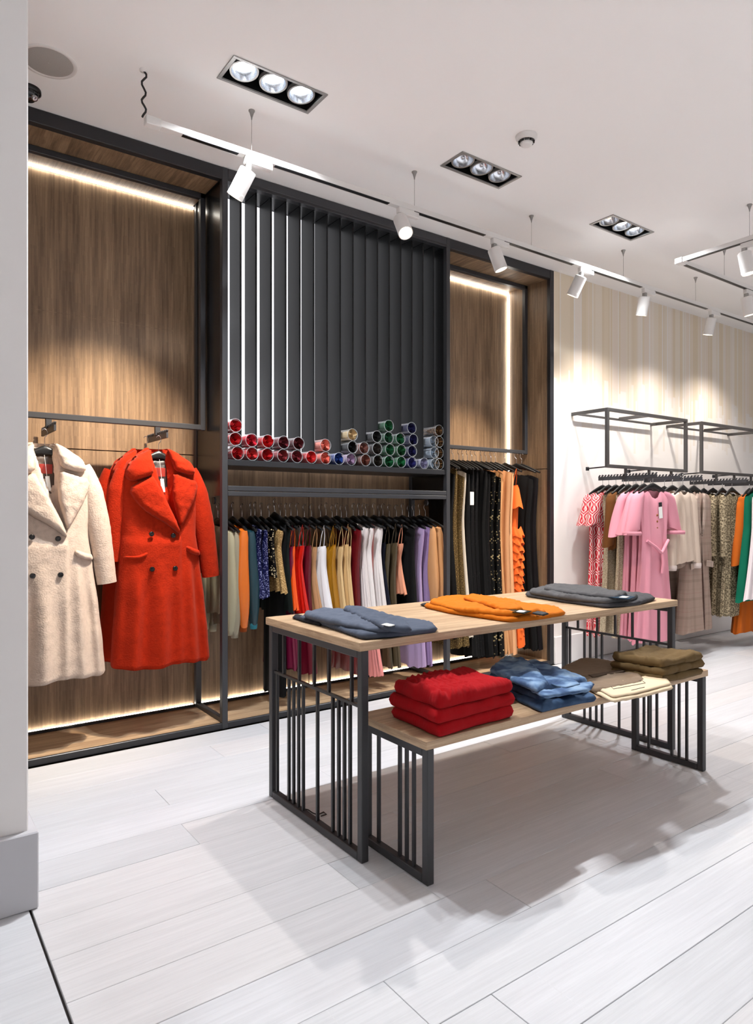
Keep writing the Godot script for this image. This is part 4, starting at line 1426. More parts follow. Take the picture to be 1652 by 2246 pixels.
func build_gown_rail():
	var g := "evening gowns in the right niche"
	var hg := "on the rail in the gown niche"
	var blk := cloth(Color(0.03, 0.03, 0.035), 0.15)
	var blkdot := printed(img_tex(dots_image(Color(0.028, 0.028, 0.032), Color(0.35, 0.34, 0.34), 60, 1.0, 2.5, 8)), Vector3.ONE * 4.0, 0.6)
	var golddot := printed(img_tex(dots_image(Color(0.025, 0.024, 0.026), Color(0.95, 0.85, 0.62), 46, 2.0, 5.5, 12)), Vector3.ONE * 3.2, 0.5)
	var oldgold := printed(noise_tex(FastNoiseLite.TYPE_CELLULAR, 0.14, 256, [[0.0, Color(0.16, 0.12, 0.06)], [0.5, Color(0.42, 0.34, 0.20)], [1.0, Color(0.74, 0.64, 0.42)]], 1, 13), Vector3.ONE * 4.0, 0.4)
	var tan := satin(Color(0.78, 0.57, 0.38))
	var rows := [
		[1000, 1400, blk, "long black sequined gown at the end of the rail against the shelving unit"],
		[1010, 1420, oldgold, "old gold sequin gown beside the black one at the rail end"],
		[1017, 1420, oldgold, "second old gold sequin gown, next to the ivory gown"],
		[1028, 1400, cloth(Color(0.80, 0.76, 0.70)), "long ivory gown with hanging price tag between gold and black gowns"],
		[1041, 1440, blk, "plain black gown directly right of the ivory gown"],
		[1050, 1440, blkdot, "black gown with faint grey dots, second right of the ivory gown"],
		[1060, 1440, blkdot, "black gown with faint grey dots and layered skirt, third right of the ivory gown"],
		[1070, 1440, blk, "plain black gown in the middle of the dark gowns"],
		[1079, 1445, blkdot, "black gown with faint grey dots left of the gold dotted gowns"],
		[1091, 1450, golddot, "black gown with large gold dots, left one of the pair"],
		[1101, 1450, golddot, "black gown with large gold dots, right one of the pair"],
		[1112, 1470, tan, "tan satin gown right of the gold dotted gowns"],
		[1122, 1470, satin(Color(0.84, 0.62, 0.44)), "light tan satin gown left of the orange ruffled gown"],
		[1168, 1465, blk, "black sleeveless gown right of the orange ruffled gown"],
		[1180, 1465, cloth(Color(0.05, 0.035, 0.05), 0.15), "blackish aubergine sleeveless gown, last on the gown rail"],
	]
	rng.seed = 23
	for q in rows:
		var x := on_z(q[0], 1200, -3.79).x
		var yb: float = max(on_z(q[0], q[1], -3.79).y, 0.12)
		var p := {"L": 1.63 - yb, "hem": 0.19, "d0": 0.022, "d1": 0.042, "ph": rng.randf() * TAU, "n": 7.0 + rng.randi() % 6, "amp": 0.012, "w": rng.randf_range(0.125, 0.175), "slope": rng.randf_range(0.2, 0.5), "waist": rng.randf_range(0.75, 0.95), "top": -rng.randf_range(0.0, 0.05), "neck": 0.07, "drop": rng.randf_range(0.05, 0.14)}
		var t := garment("evening_gown", q[3], "gown", g, Vector3(x, 1.63, ZI), PI / 2 + rng.randf_range(-0.1, 0.28), "plain", p, q[2], hg)
		if q[0] == 1028:
			var st := sk()
			box(st, Vector3(-0.185, -0.27, 0.0), Vector3(0.003, 0.1, 0.045), 0.001)
			obj("price_tag", st, M.paper, t)
	# orange gown with ruffles down its edge
	var org := cloth(Color(0.90, 0.40, 0.16), 0.3)
	var xo := on_z(1143, 1200, -3.79).x
	var t := garment("evening_gown", "orange chiffon gown with ruffles down its front edge", "gown", g, Vector3(xo, 1.63, ZI), PI / 2, "strap", {"L": 1.46, "hem": 0.2, "d0": 0.04, "d1": 0.06, "w": 0.17, "n": 10.0, "amp": 0.010, "ph": 0.4}, org, hg)
	for k in 15:
		var st := sk()
		var rings := []
		for j in 4:
			var r := PackedVector3Array()
			for i in 15:
				var u := i / 14.0
				var a := (u - 0.5) * 1.7
				var y := -0.50 - k * 0.062 - j * 0.024 + 0.012 * sin(u * 14.0 + k)
				var rr := 0.148 + 0.009 * j + 0.012 * sin(u * 21.0 + k * 2.0) * (j / 3.0)
				r.append(Vector3(-rr * cos(a) - 0.02, y, sin(a) * 0.07))
			rings.append(r)
		loft(st, rings, false)
		obj("ruffle", st, org, t)
	var st := sk()
	var rings := []
	for j in 5:
		var r := PackedVector3Array()
		for i in 33:
			var a := TAU * i / 32.0
			var rr := 1.0 + 0.06 * j + 0.07 * sin(a * 9.0) * (j / 4.0)
			r.append(Vector3(cos(a) * 0.145 * rr, -0.17 - 0.042 * j + 0.012 * sin(a * 6.0), sin(a) * 0.06 * rr))
		rings.append(r)
	loft(st, rings, false)
	obj("shoulder_flounce", st, org, t)

func build_rack_clothes():
	var g := "clothes on the wall racks"
	rng.seed = 31
	var wavy := printed(img_tex(wavy_image()), Vector3.ONE * 5.0)
	var brown := cloth(Color(0.42, 0.26, 0.12))
	var floral := printed(noise_tex(FastNoiseLite.TYPE_CELLULAR, 0.09, 256, [[0.0, Color(0.22, 0.17, 0.13)], [0.10, Color(0.35, 0.28, 0.22)], [0.17, Color(0.70, 0.64, 0.54)], [1.0, Color(0.82, 0.77, 0.68)]], 1, 33), Vector3.ONE * 4.0)
	var pink := cloth(Color(0.85, 0.575, 0.635))
	var blush := cloth(Color(0.83, 0.62, 0.62))
	var orange := printed(noise_tex(FastNoiseLite.TYPE_CELLULAR, 0.07, 256, [[0.0, Color(0.5, 0.2, 0.02)], [0.25, Color(0.85, 0.42, 0.04)], [1.0, Color(0.95, 0.52, 0.08)]], 1, 35), Vector3.ONE * 4.0)
	var white := cloth(Color(0.86, 0.80, 0.77))
	var beige := cloth(Color(0.82, 0.745, 0.68))
	var plaid := printed(img_tex(plaid_image()), Vector3.ONE * 3.2)
	var plaid2 := printed(plaid.albedo_texture, Vector3.ONE * 3.2, 0.85, Color(1.0, 1.0, 1.0))
	plaid.albedo_color = Color(0.93, 0.91, 0.9)
	var khaki := printed(noise_tex(FastNoiseLite.TYPE_CELLULAR, 0.08, 256, [[0.0, Color(0.16, 0.14, 0.11)], [0.15, Color(0.32, 0.28, 0.22)], [0.3, Color(0.50, 0.45, 0.36)], [0.6, Color(0.68, 0.62, 0.51)], [1.0, Color(0.78, 0.72, 0.60)]], 1, 37), Vector3.ONE * 3.0)
	var hA := "on the notched bar of the pink dresses"
	var hB := "on the notched bar of the orange dresses and pale shirts"
	var hC := "on the notched bar of the plaid coat"
	var hD := "on the notched bar of the khaki dresses"
	var y := 1.452
	var items := [
		# bar x, z, name, words, kind, cloth, parameters
		[4.965, -3.59, "printed_dress", "red and white wave patterned dress, rearmost on its bar by the wall", "short", wavy, {"L": 1.22, "hem": 0.2, "sl": 0.24}, hA],
		[4.965, -3.53, "printed_dress", "red and white wave patterned dress, second from the wall", "short", wavy, {"L": 1.22, "hem": 0.21, "sl": 0.24}, hA],
		[4.965, -3.46, "printed_dress", "beige floral dress behind the brown top", "plain", floral, {"L": 1.2, "hem": 0.23}, hA],
		[4.965, -3.39, "long_sleeved_shirt", "brown long sleeved top behind the pink dresses", "blouse", brown, {"L": 0.5, "hem": 0.2, "sl": 0.42, "out": 0.06, "r0": 0.06, "r1": 0.055}, hA],
		[4.965, -3.34, "printed_dress", "beige floral dress directly behind the pink dresses", "plain", floral, {"L": 1.2, "hem": 0.24}, hA],
		[4.965, -3.27, "linen_dress", "pink linen dress, rearmost of the three pink ones", "short", pink, {"L": 1.2, "hem": 0.23, "sl": 0.32, "out": 0.12, "r1": 0.085}, hA],
		[4.965, -3.20, "linen_dress", "pink linen dress, the middle one of three", "short", pink, {"L": 1.2, "hem": 0.23, "sl": 0.30, "out": 0.12, "r1": 0.085}, hA],
		[5.30, -3.59, "printed_dress", "orange patterned dress, rearmost on its bar by the wall", "short", orange, {"L": 1.15, "hem": 0.2}, hB],
		[5.30, -3.52, "printed_dress", "orange patterned dress, second on its bar from the wall", "short", orange, {"L": 1.15, "hem": 0.2}, hB],
		[5.30, -3.44, "printed_dress", "orange patterned dress behind the pale shirts", "short", orange, {"L": 1.15, "hem": 0.21}, hB],
		[5.30, -3.35, "shirt_dress", "white shirt dress with sleeves, behind a beige one", "blouse", white, {"L": 0.95, "hem": 0.2, "sl": 0.55, "out": 0.08, "r0": 0.065, "r1": 0.06}, hB],
		[5.46, -3.25, "shirt_dress", "pale beige shirt with turned up sleeves and orange cuff buttons", "blouse", beige, {"L": 0.62, "hem": 0.22, "sl": 0.60, "out": 0.06, "w": 0.175, "r0": 0.065, "r1": 0.056, "cuff": white}, hB],
		[5.47, -3.16, "shirt_dress", "beige shirt, foremost on its bar, with turned up sleeves", "blouse", beige, {"L": 0.62, "hem": 0.22, "sl": 0.60, "out": 0.06, "w": 0.175, "r0": 0.065, "r1": 0.056, "cuff": white}, hB],
		[5.62, -3.56, "printed_dress", "orange patterned dress behind the plaid coats", "plain", orange, {"L": 1.2, "hem": 0.22}, hC],
		[5.62, -3.42, "plaid_coat", "beige plaid coat half hidden behind the foremost plaid coat", "blouse", plaid, {"L": 1.2, "hem": 0.27, "sl": 0.6, "out": 0.05, "r0": 0.07, "r1": 0.06, "d1": 0.06}, hC],
		[6.41, -3.58, "khaki_dress", "khaki patterned dress, rearmost of five", "blouse", khaki, {"L": 1.15, "hem": 0.22, "sl": 0.55}, hD],
		[6.41, -3.49, "khaki_dress", "khaki patterned dress, second of five from the wall", "blouse", khaki, {"L": 1.15, "hem": 0.22, "sl": 0.55}, hD],
		[6.41, -3.40, "khaki_dress", "khaki patterned dress in the middle of five", "blouse", khaki, {"L": 1.15, "hem": 0.22, "sl": 0.55}, hD],
		[6.41, -3.31, "khaki_dress", "khaki patterned dress, fourth of five from the wall", "blouse", khaki, {"L": 1.15, "hem": 0.23, "sl": 0.55}, hD],
		[6.41, -3.22, "khaki_dress", "khaki patterned dress, foremost of five", "blouse", khaki, {"L": 1.15, "hem": 0.24, "sl": 0.55}, hD],
	]
	for q in items:
		var p: Dictionary = q[6]
		p.merge({"w": 0.19, "d0": 0.022, "d1": 0.04, "ph": rng.randf() * TAU, "n": 9.0 + rng.randi() % 5, "amp": 0.012, "slope": 0.32})
		garment(q[2], q[3], "coat" if q[2] == "plaid_coat" else ("top" if q[2] == "long_sleeved_shirt" else ("shirt" if q[2] == "shirt_dress" else "dress")), g, Vector3(q[0], y, q[1]), rng.randf_range(-0.1, 0.1), q[4], p, q[5], q[7])
	# foremost pink dress with buttons, belt and price tag
	var t := garment("linen_dress", "foremost pink linen dress with puff sleeves, brown buttons and tied belt", "dress", g, Vector3(4.965, y, -3.12), -0.05, "short", {"L": 1.22, "hem": 0.25, "sl": 0.30, "out": 0.10, "r0": 0.065, "r1": 0.085, "w": 0.2, "d0": 0.03, "d1": 0.055, "amp": 0.016, "n": 9.0, "ph": 0.7, "neck": 0.07, "drop": 0.09, "waist": 0.8, "slope": 0.34}, pink, hA)
	for k in 4:
		var st := sk()
		lathe(st, Vector3(0.0, -0.22 - k * 0.05, 0.036), Vector3(0, 0, 1), [[0.0, 0.01], [0.004, 0.01], [0.006, 0.006], [0.006, 0.001]], 12)
		obj("button", st, mat(Color(0.55, 0.33, 0.12), 0.4), t)
	for e in [[Vector3(-0.13, -0.42, 0.04), Vector3(-0.05, -0.47, 0.06), Vector3(0.02, -0.52, 0.065)], [Vector3(0.14, -0.42, 0.04), Vector3(0.07, -0.47, 0.06), Vector3(0.02, -0.52, 0.065)], [Vector3(0.02, -0.52, 0.065), Vector3(0.03, -0.60, 0.07), Vector3(0.02, -0.68, 0.068)]]:
		var st := sk()
		tube(st, e, [0.012], 8, Vector3.BACK, 1.0)
		obj("belt", st, pink, t)
	for s in [-1, 1]:
		var st := sk()
		lathe(st, Vector3(s * 0.283, -0.345, 0.0), Vector3.DOWN, [[0.0, 0.078], [0.012, 0.084], [0.03, 0.08], [0.03, 0.06]], 22)
		obj("sleeve_hem", st, pink, t)
	var st := sk()
	box(st, Vector3(0.035, -0.2, 0.045), Vector3(0.045, 0.09, 0.002), 0.0005, Basis(Vector3.BACK, 0.1))
	obj("price_tag", st, M.paper, t)
	st = sk()
	box(st, Vector3(0.033, -0.135, 0.044), Vector3(0.04, 0.035, 0.002), 0.0005, Basis(Vector3.BACK, 0.1))
	obj("brand_tag", st, M.ink, t)
	# foremost plaid coat with lapels and pocket flaps
	t = garment("plaid_coat", "foremost long beige plaid coat, open at the front, with wide lapels and pocket flaps", "coat", g, Vector3(5.80, y + 0.005, -3.25), 0.08, "blouse", {"L": 1.24, "hem": 0.30, "sl": 0.62, "out": 0.06, "r0": 0.075, "r1": 0.062, "w": 0.215, "waist": 0.98, "d0": 0.04, "d1": 0.07, "amp": 0.010, "n": 7.0, "ph": 2.0, "neck": 0.06, "drop": 0.1, "open": 0.05, "slope": 0.3}, plaid, hC)
	for s in [-1, 1]:
		st = sk()
		var poly := PackedVector2Array([Vector2(s * 0.045, 0.0), Vector2(s * 0.125, -0.10), Vector2(s * 0.115, -0.2), Vector2(s * 0.02, -0.42), Vector2(s * 0.005, -0.40), Vector2(s * 0.03, -0.2)])
		pad(st, smooth_poly(poly, 1), 0.014, 0.02, 0.016, 0.0, func(q: Vector3): return Vector3(q.x, q.y, 0.066 - 0.1 * abs(q.x) + q.z))
		obj("lapel", st, plaid2, t)
		st = sk()
		box(st, Vector3(s * 0.15, -0.66, 0.075), Vector3(0.13, 0.055, 0.01), 0.003, Basis(Vector3.BACK, -s * 0.12))
		obj("pocket_flap", st, plaid2, t)
	st = sk()
	var gap := PackedVector2Array([Vector2(0.002, -0.40), Vector2(0.03, -0.85), Vector2(0.04, -1.235), Vector2(-0.012, -1.235), Vector2(-0.006, -0.8)])
	pad(st, gap, 0.014, 0.01, 0.004, 0.0, func(q: Vector3): return Vector3(q.x, q.y, 0.07 + 0.012 * smoothstep(-0.5, -1.2, q.y) + q.z))
	obj("inner_lining", st, mat(Color(0.25, 0.13, 0.07), 0.6), t)
	# orange knit, green coat, white shirt at the end of the second rack
	var knit := cloth(Color(0.80, 0.40, 0.12), 0.4, 0.95, 0.25, 10.0)
	garment("knit_dress", "chunky orange knit dress hanging behind the green coat", "dress", g, Vector3(6.74, y, -3.22), 0.1, "blouse", {"L": 1.32, "hem": 0.34, "sl": 0.62, "out": 0.16, "r0": 0.08, "r1": 0.085, "w": 0.2, "d0": 0.04, "d1": 0.08, "amp": 0.012, "ph": 1.0, "slope": 0.35}, knit, "on the notched bar of the green coat")
	var green := cloth(Color(0.05, 0.42, 0.32), 0.3)
	garment("wool_coat", "emerald green coat hanging in front of the orange knit", "coat", g, Vector3(on_z(1617, 1318, -3.10).x + 0.36, y + 0.02, -3.10), 0.0, "plain", {"L": 1.03, "hem": 0.36, "w": 0.2, "waist": 1.05, "d0": 0.04, "d1": 0.06, "amp": 0.010, "n": 7.0, "ph": 1.3, "slope": 0.35, "flare": 0.9}, green, "on the notched bar of the green coat")
	garment("cotton_shirt", "white flared shirt hanging in front of the green coat", "shirt", g, Vector3(on_z(1632, 1300, -3.0).x + 0.33, y, -3.0), 0.0, "plain", {"L": 0.98, "hem": 0.32, "w": 0.17, "waist": 1.0, "d0": 0.02, "d1": 0.045, "amp": 0.012, "n": 9.0, "ph": 0.3, "slope": 0.35}, cloth(Color(0.92, 0.88, 0.89)), "on the notched bar of the green coat")

# ---- folded clothes
func denser(poly: PackedVector2Array, k: int) -> PackedVector2Array:
	var o := PackedVector2Array()
	for i in poly.size():
		for j in k:
			o.append(poly[i].lerp(poly[(i + 1) % poly.size()], float(j) / k))
	return o
func stack_poly(l: Array, f: Array, r: Array, y: float, grow := 1.0, ph := 0.0) -> PackedVector2Array:
	var a := on_y(l[0], l[1], y)
	var b := on_y(f[0], f[1], y)
	var c := on_y(r[0], r[1], y)
	var d := a + c - b
	var mid := (a + c) / 2
	var q := PackedVector2Array()
	for p in [a, b, c, d]:
		var e: Vector3 = mid + (p - mid) * grow
		q.append(Vector2(e.x, e.z))
	q = smooth_poly(denser(q, 6), 2)
	for i in q.size():
		var n: float = nz.get_noise_2d(q[i].x * 45.0 + ph, q[i].y * 45.0 - ph)
		q[i] = q[i] + (q[i] - Vector2(mid.x, mid.z)).normalized() * n * 0.012
	return q
func fold_layer(t: Node3D, called: String, pts: Array, y: float, h: float, m: Material, wrinkle := 0.004, seed_ := 0.0, soft := 1, lump = null, cell := 0.011):
	var poly := PackedVector2Array()
	for q in pts:
		var p := on_y(q[0], q[1], y + h * 0.5)
		poly.append(Vector2(p.x, p.z))
	if soft > 0:
		poly = smooth_poly(denser(poly, 3), 2)
	var st := sk()
	var own := func(q: Vector2, d: float):
		var z: float = wrinkle * (nz.get_noise_2d(q.x * 95.0 + seed_, q.y * 42.0) + 0.6 * nz.get_noise_2d(q.x * 200.0, q.y * 260.0 + seed_))
		if lump != null:
			z += lump.call(q, d)
		return z
	pad(st, poly, cell, h * 0.55, h * 0.5, h * 0.5, func(q: Vector3): return Vector3(q.x, max(y, y + h * 0.5 + q.z), q.y), own)
	wobj(called, st, m, t)
func build_cable():
	var t := thing("power_cable", "short thin black cable lying on the floor under the tall table", "cable", on_y(690, 1782, 0.0))
	var path := []
	for q in [[664, 1774], [676, 1776], [686, 1783], [697, 1787], [710, 1781], [716, 1786], [704, 1790]]:
		path.append(on_y(q[0], q[1], 0.003))
	var cv := Curve3D.new()
	for k in path.size():
		var d: Vector3 = (path[min(k + 1, path.size() - 1)] - path[max(k - 1, 0)]) * 0.17
		cv.add_point(path[k], -d, d)
	var st := sk()
	tube(st, Array(cv.get_baked_points()), [0.0025], 6, Vector3.UP)
	wobj("cable_run", st, M.black, t)
func build_folded():
	var grey := cloth(Color(0.30, 0.33, 0.39), 0.2, 0.85, 0.05, 26.0)
	var grey2 := cloth(Color(0.33, 0.36, 0.42), 0.2, 0.85, 0.05, 26.0)
	var T := 0.79
	var t := thing("folded_trousers", "folded slate blue trousers at the end of the tall table near the coats", "trousers", on_y(800, 1370, T), 0.0, "folded trousers on the tall table")
	fold_layer(t, "lower_leg", [[652, 1354], [700, 1366], [795, 1398], [870, 1392], [962, 1381], [950, 1368], [820, 1350], [745, 1341]], T, 0.024, grey, 0.006, 3.0)
	fold_layer(t, "upper_leg", [[664, 1349], [720, 1364], [820, 1384], [905, 1378], [880, 1362], [830, 1346], [760, 1337], [690, 1341]], T + 0.018, 0.026, grey2, 0.010, 9.0)
	fold_layer(t, "turned_fold", [[752, 1337], [790, 1355], [845, 1379], [905, 1383], [895, 1367], [850, 1352], [800, 1338], [765, 1331]], T + 0.034, 0.026, grey, 0.010, 14.0)
	fold_layer(t, "waistband", [[640, 1354], [665, 1362], [705, 1372], [712, 1366], [680, 1356], [650, 1348]], T, 0.014, cloth(Color(0.11, 0.12, 0.15)), 0.002, 1.0)
	fold_layer(t, "size_label", [[835, 1370], [857, 1375], [868, 1371], [847, 1366]], T + 0.058, 0.004, M.paper, 0.0, 1.0, 0)
	var mus := cloth(Color(0.78, 0.42, 0.06), 0.25, 0.85, 0.05, 26.0)
	t = thing("folded_trousers", "folded mustard orange trousers in the middle of the tall table", "trousers", on_y(1080, 1335, T), 0.0, "folded trousers on the tall table")
	fold_layer(t, "lower_leg", [[925, 1328], [985, 1342], [1118, 1361], [1180, 1356], [1243, 1345], [1225, 1334], [1110, 1322], [1010, 1312]], T, 0.022, mus, 0.006, 30.0)
	fold_layer(t, "upper_leg", [[940, 1322], [1010, 1338], [1120, 1350], [1200, 1343], [1180, 1332], [1105, 1316], [1030, 1309], [965, 1312]], T + 0.016, 0.024, mus, 0.010, 37.0)
	fold_layer(t, "turned_fold", [[1015, 1312], [1050, 1322], [1100, 1336], [1150, 1338], [1130, 1324], [1080, 1312], [1035, 1305]], T + 0.032, 0.022, mus, 0.009, 41.0)
	fold_layer(t, "waistband", [[920, 1326], [945, 1333], [962, 1331], [940, 1322]], T, 0.012, M.ink, 0.001, 2.0)
	fold_layer(t, "brand_patch", [[1110, 1340], [1150, 1347], [1168, 1340], [1128, 1334]], T + 0.0385, 0.004, cloth(Color(0.10, 0.13, 0.08)), 0.0, 1.0, 0)
	fold_layer(t, "size_label", [[1130, 1342], [1148, 1344], [1157, 1340], [1139, 1338]], T + 0.0425, 0.003, M.paper, 0.0, 1.0, 0)
	fold_layer(t, "pocket_trim", [[1165, 1345], [1192, 1350], [1206, 1346], [1180, 1341]], T + 0.030, 0.010, M.ink, 0.001, 1.0)
	var chr := cloth(Color(0.27, 0.27, 0.285), 0.2, 0.85, 0.05, 26.0)
	var chr2 := cloth(Color(0.31, 0.31, 0.32), 0.2, 0.85, 0.05, 26.0)
	t = thing("folded_trousers", "folded charcoal grey trousers at the end of the tall table near the wall racks", "trousers", on_y(1290, 1300, T), 0.0, "folded trousers on the tall table")
	fold_layer(t, "lower_leg", [[1148, 1304], [1230, 1317], [1330, 1330], [1400, 1324], [1440, 1312], [1420, 1305], [1300, 1294], [1190, 1290]], T, 0.024, chr, 0.007, 50.0)
	fold_layer(t, "upper_leg", [[1156, 1298], [1240, 1311], [1330, 1321], [1395, 1314], [1400, 1306], [1300, 1291], [1200, 1285]], T + 0.018, 0.026, chr2, 0.011, 57.0)
	fold_layer(t, "turned_fold", [[1190, 1292], [1260, 1302], [1350, 1312], [1380, 1304], [1300, 1289], [1220, 1283]], T + 0.036, 0.024, chr2, 0.010, 61.0)
	fold_layer(t, "brand_patch", [[1336, 1310], [1380, 1315], [1396, 1309], [1352, 1304]], T + 0.048, 0.004, cloth(Color(0.10, 0.20, 0.28)), 0.0, 1.0, 0)
	fold_layer(t, "size_label", [[1357, 1310], [1373, 1312], [1382, 1309], [1366, 1307]], T + 0.052, 0.003, M.paper, 0.0, 1.0, 0)
	# red cable sweaters
	var B := 0.488
	var redk := cloth(Color(0.66, 0.03, 0.07), 0.3, 0.95, 0.12, 22.0)
	var cable := func(q: Vector2, _d: float):
		var u := q.x - 1.66 + (q.y + 1.93) * 0.35
		var band: float = smoothstep(0.105, 0.09, abs(u))
		var br := sin(u * 110.0 + 1.2 * sin(q.y * 75.0))
		var rib := sin(u * 240.0) * 0.0012
		return band * 0.012 * pow(abs(br), 0.7) + rib + 0.016 * smoothstep(0.0, -0.14, q.x - 1.60) - 0.012 * exp(-pow((q.x - 1.565) / 0.012, 2.0))
	var words := ["red cable knit sweater, lowest of the stack of three", "red cable knit sweater in the middle of the stack", "red cable knit sweater on top of the stack, its cable panel showing"]
	for k in 3:
		var h := 0.05
		var y := B + k * 0.046
		t = thing("folded_sweater", words[k], "sweater", on_y(990, 1560, y), 0.0, "folded red sweaters on the bench")
		var poly := stack_poly([853, 1563], [962, 1610], [1133, 1563], B + 0.02, [1.0, 1.02, 0.97][k], k * 13.0)
		var st := sk()
		var fn := func(q: Vector2, d: float):
			var z: float = 0.010 * nz.get_noise_2d(q.x * 60.0 + k * 40.0, q.y * 60.0) + 0.0012 * sin(q.x * 420.0)
			return z + (cable.call(q, d) if k == 2 else 0.0)
		pad(st, poly, 0.007, 0.028, h * 0.5, h * 0.5, func(q: Vector3): return Vector3(q.x, max(y, y + h * 0.5 + q.z), q.y), fn)
		wobj("knit_body", st, redk, t)
	# blue jeans
	var den := printed(noise_tex(FastNoiseLite.TYPE_SIMPLEX_SMOOTH, 0.012, 256, [[0.0, Color(0.20, 0.28, 0.42)], [0.4, Color(0.32, 0.42, 0.56)], [0.6, Color(0.46, 0.57, 0.70)], [1.0, Color(0.60, 0.69, 0.78)]], 4, 61), Vector3.ONE * 2.2)
	relief(den, M.weave_t, 0.06)
	var den2 := printed(noise_tex(FastNoiseLite.TYPE_SIMPLEX_SMOOTH, 0.012, 256, [[0.0, Color(0.14, 0.20, 0.30)], [0.5, Color(0.24, 0.33, 0.45)], [1.0, Color(0.33, 0.43, 0.55)]], 4, 63), Vector3.ONE * 2.2)
	for k in 3:
		t = thing("folded_jeans", ["mid blue jeans, lowest of the folded denim stack", "dark blue jeans in the middle of the folded denim stack", "faded blue jeans lying on top of the folded denim stack"][k], "jeans", on_y(1190, 1530, B), 0.0, "folded jeans on the bench")
		var y: float = B + [0.0, 0.026, 0.054][k]
		var hh: float = [0.03, 0.032, 0.032][k]
		var poly := stack_poly([[1062, 1500], [1064, 1498], [1066, 1496]][k], [[1187, 1559], [1183, 1553], [1180, 1550]][k], [[1314, 1533], [1300, 1526], [1298, 1524]][k], B + 0.012, [1.0, 0.97, 0.95][k], 40.0 + k * 21.0)
		var sj := sk()
		var fj := func(q: Vector2, _d: float): return 0.012 * nz.get_noise_2d(q.x * 70.0 + k * 50.0, q.y * 40.0) + 0.005 * nz.get_noise_2d(q.x * 220.0, q.y * 160.0 + k * 7.0)
		pad(sj, poly, 0.009, 0.018, hh * 0.5, hh * 0.5, func(q: Vector3): return Vector3(q.x, max(y, y + hh * 0.5 + q.z), q.y), fj)
		wobj("folded_leg", sj, [den2, den2, den][k], t)
		if k == 2:
			fold_layer(t, "turned_leg", [[1072, 1470], [1110, 1488], [1180, 1515], [1205, 1500], [1180, 1470], [1150, 1445], [1105, 1445]], y + 0.022, 0.026, den, 0.010, 95.0)
			fold_layer(t, "back_pocket", [[1200, 1498], [1240, 1510], [1275, 1502], [1262, 1490], [1215, 1480]], y + 0.024, 0.008, den, 0.002, 99.0)
			fold_layer(t, "waistband", [[1160, 1512], [1195, 1530], [1296, 1514], [1305, 1500], [1290, 1497], [1200, 1516]], y + 0.012, 0.016, den, 0.002, 99.0)
	# beige tee and the printed cream ones in front of it
	t = thing("folded_tshirt", "taupe folded tee lying flat between jeans and olive trousers", "t-shirt", on_y(1300, 1480, B), 0.0, "folded tees on the bench")
	fold_layer(t, "folded_body", [[1226, 1470], [1262, 1495], [1310, 1520], [1420, 1500], [1400, 1478], [1330, 1450], [1270, 1448]], B, 0.028, cloth(Color(0.50, 0.43, 0.36)), 0.006, 110.0)
	fold_layer(t, "seam", [[1290, 1480], [1300, 1486], [1395, 1468], [1390, 1464]], B + 0.028, 0.004, cloth(Color(0.38, 0.32, 0.27)), 0.0, 1.0, 0)
	var crm := cloth(Color(0.88, 0.80, 0.68), 0.2)
	t = thing("folded_tshirt", "cream folded tee with thin printed lines, overhanging the bench edge", "t-shirt", on_y(1380, 1510, B), 0.0, "folded tees on the bench")
	fold_layer(t, "folded_body", [[1298, 1516], [1345, 1540], [1400, 1530], [1478, 1510], [1470, 1498], [1425, 1490], [1360, 1500]], B + 0.001, 0.014, crm, 0.002, 120.0, 1)
	fold_layer(t, "upper_fold", [[1304, 1508], [1345, 1530], [1400, 1521], [1474, 1501], [1465, 1490], [1420, 1483], [1360, 1492]], B + 0.013, 0.012, crm, 0.002, 126.0, 1)
	for e in [[1340, 1505, 1408, 1492], [1346, 1511, 1416, 1498], [1340, 1505, 1346, 1511], [1408, 1492, 1416, 1498], [1385, 1514, 1414, 1507]]:
		var a := on_y(e[0], e[1], B + 0.026)
		var b := on_y(e[2], e[3], B + 0.026)
		var st := sk()
		tube(st, [a, b], [0.0012], 5, Vector3.UP, 0.6)
		wobj("printed_line", st, M.ink, t)
	# olive trousers
	var olv := cloth(Color(0.40, 0.32, 0.20), 0.25, 0.8, 0.05, 24.0)
	for k in 3:
		t = thing("folded_trousers", ["olive trousers, lowest of the stack at the bench end", "olive trousers in the middle of the stack at the bench end", "olive trousers on top of the stack at the bench end, with gathered folds"][k], "trousers", on_y(1450, 1470, B), 0.0, "folded olive trousers on the bench")
		var y := B + k * 0.034
		var st := sk()
		var fn := func(q: Vector2, _d: float): return 0.016 * nz.get_noise_2d(q.x * 45.0 + k * 30.0, q.y * 120.0) + 0.005 * nz.get_noise_2d(q.x * 200.0, q.y * 200.0 + k * 9.0)
		pad(st, stack_poly([1336, 1474], [1455, 1494], [1549, 1473], B + 0.015, [1.0, 1.0, 0.97][k], 80.0 + k * 17.0), 0.009, 0.018, 0.019, 0.019, func(q: Vector3): return Vector3(q.x, max(y, y + 0.019 + q.z), q.y), fn)
		wobj("folded_leg", st, olv, t)

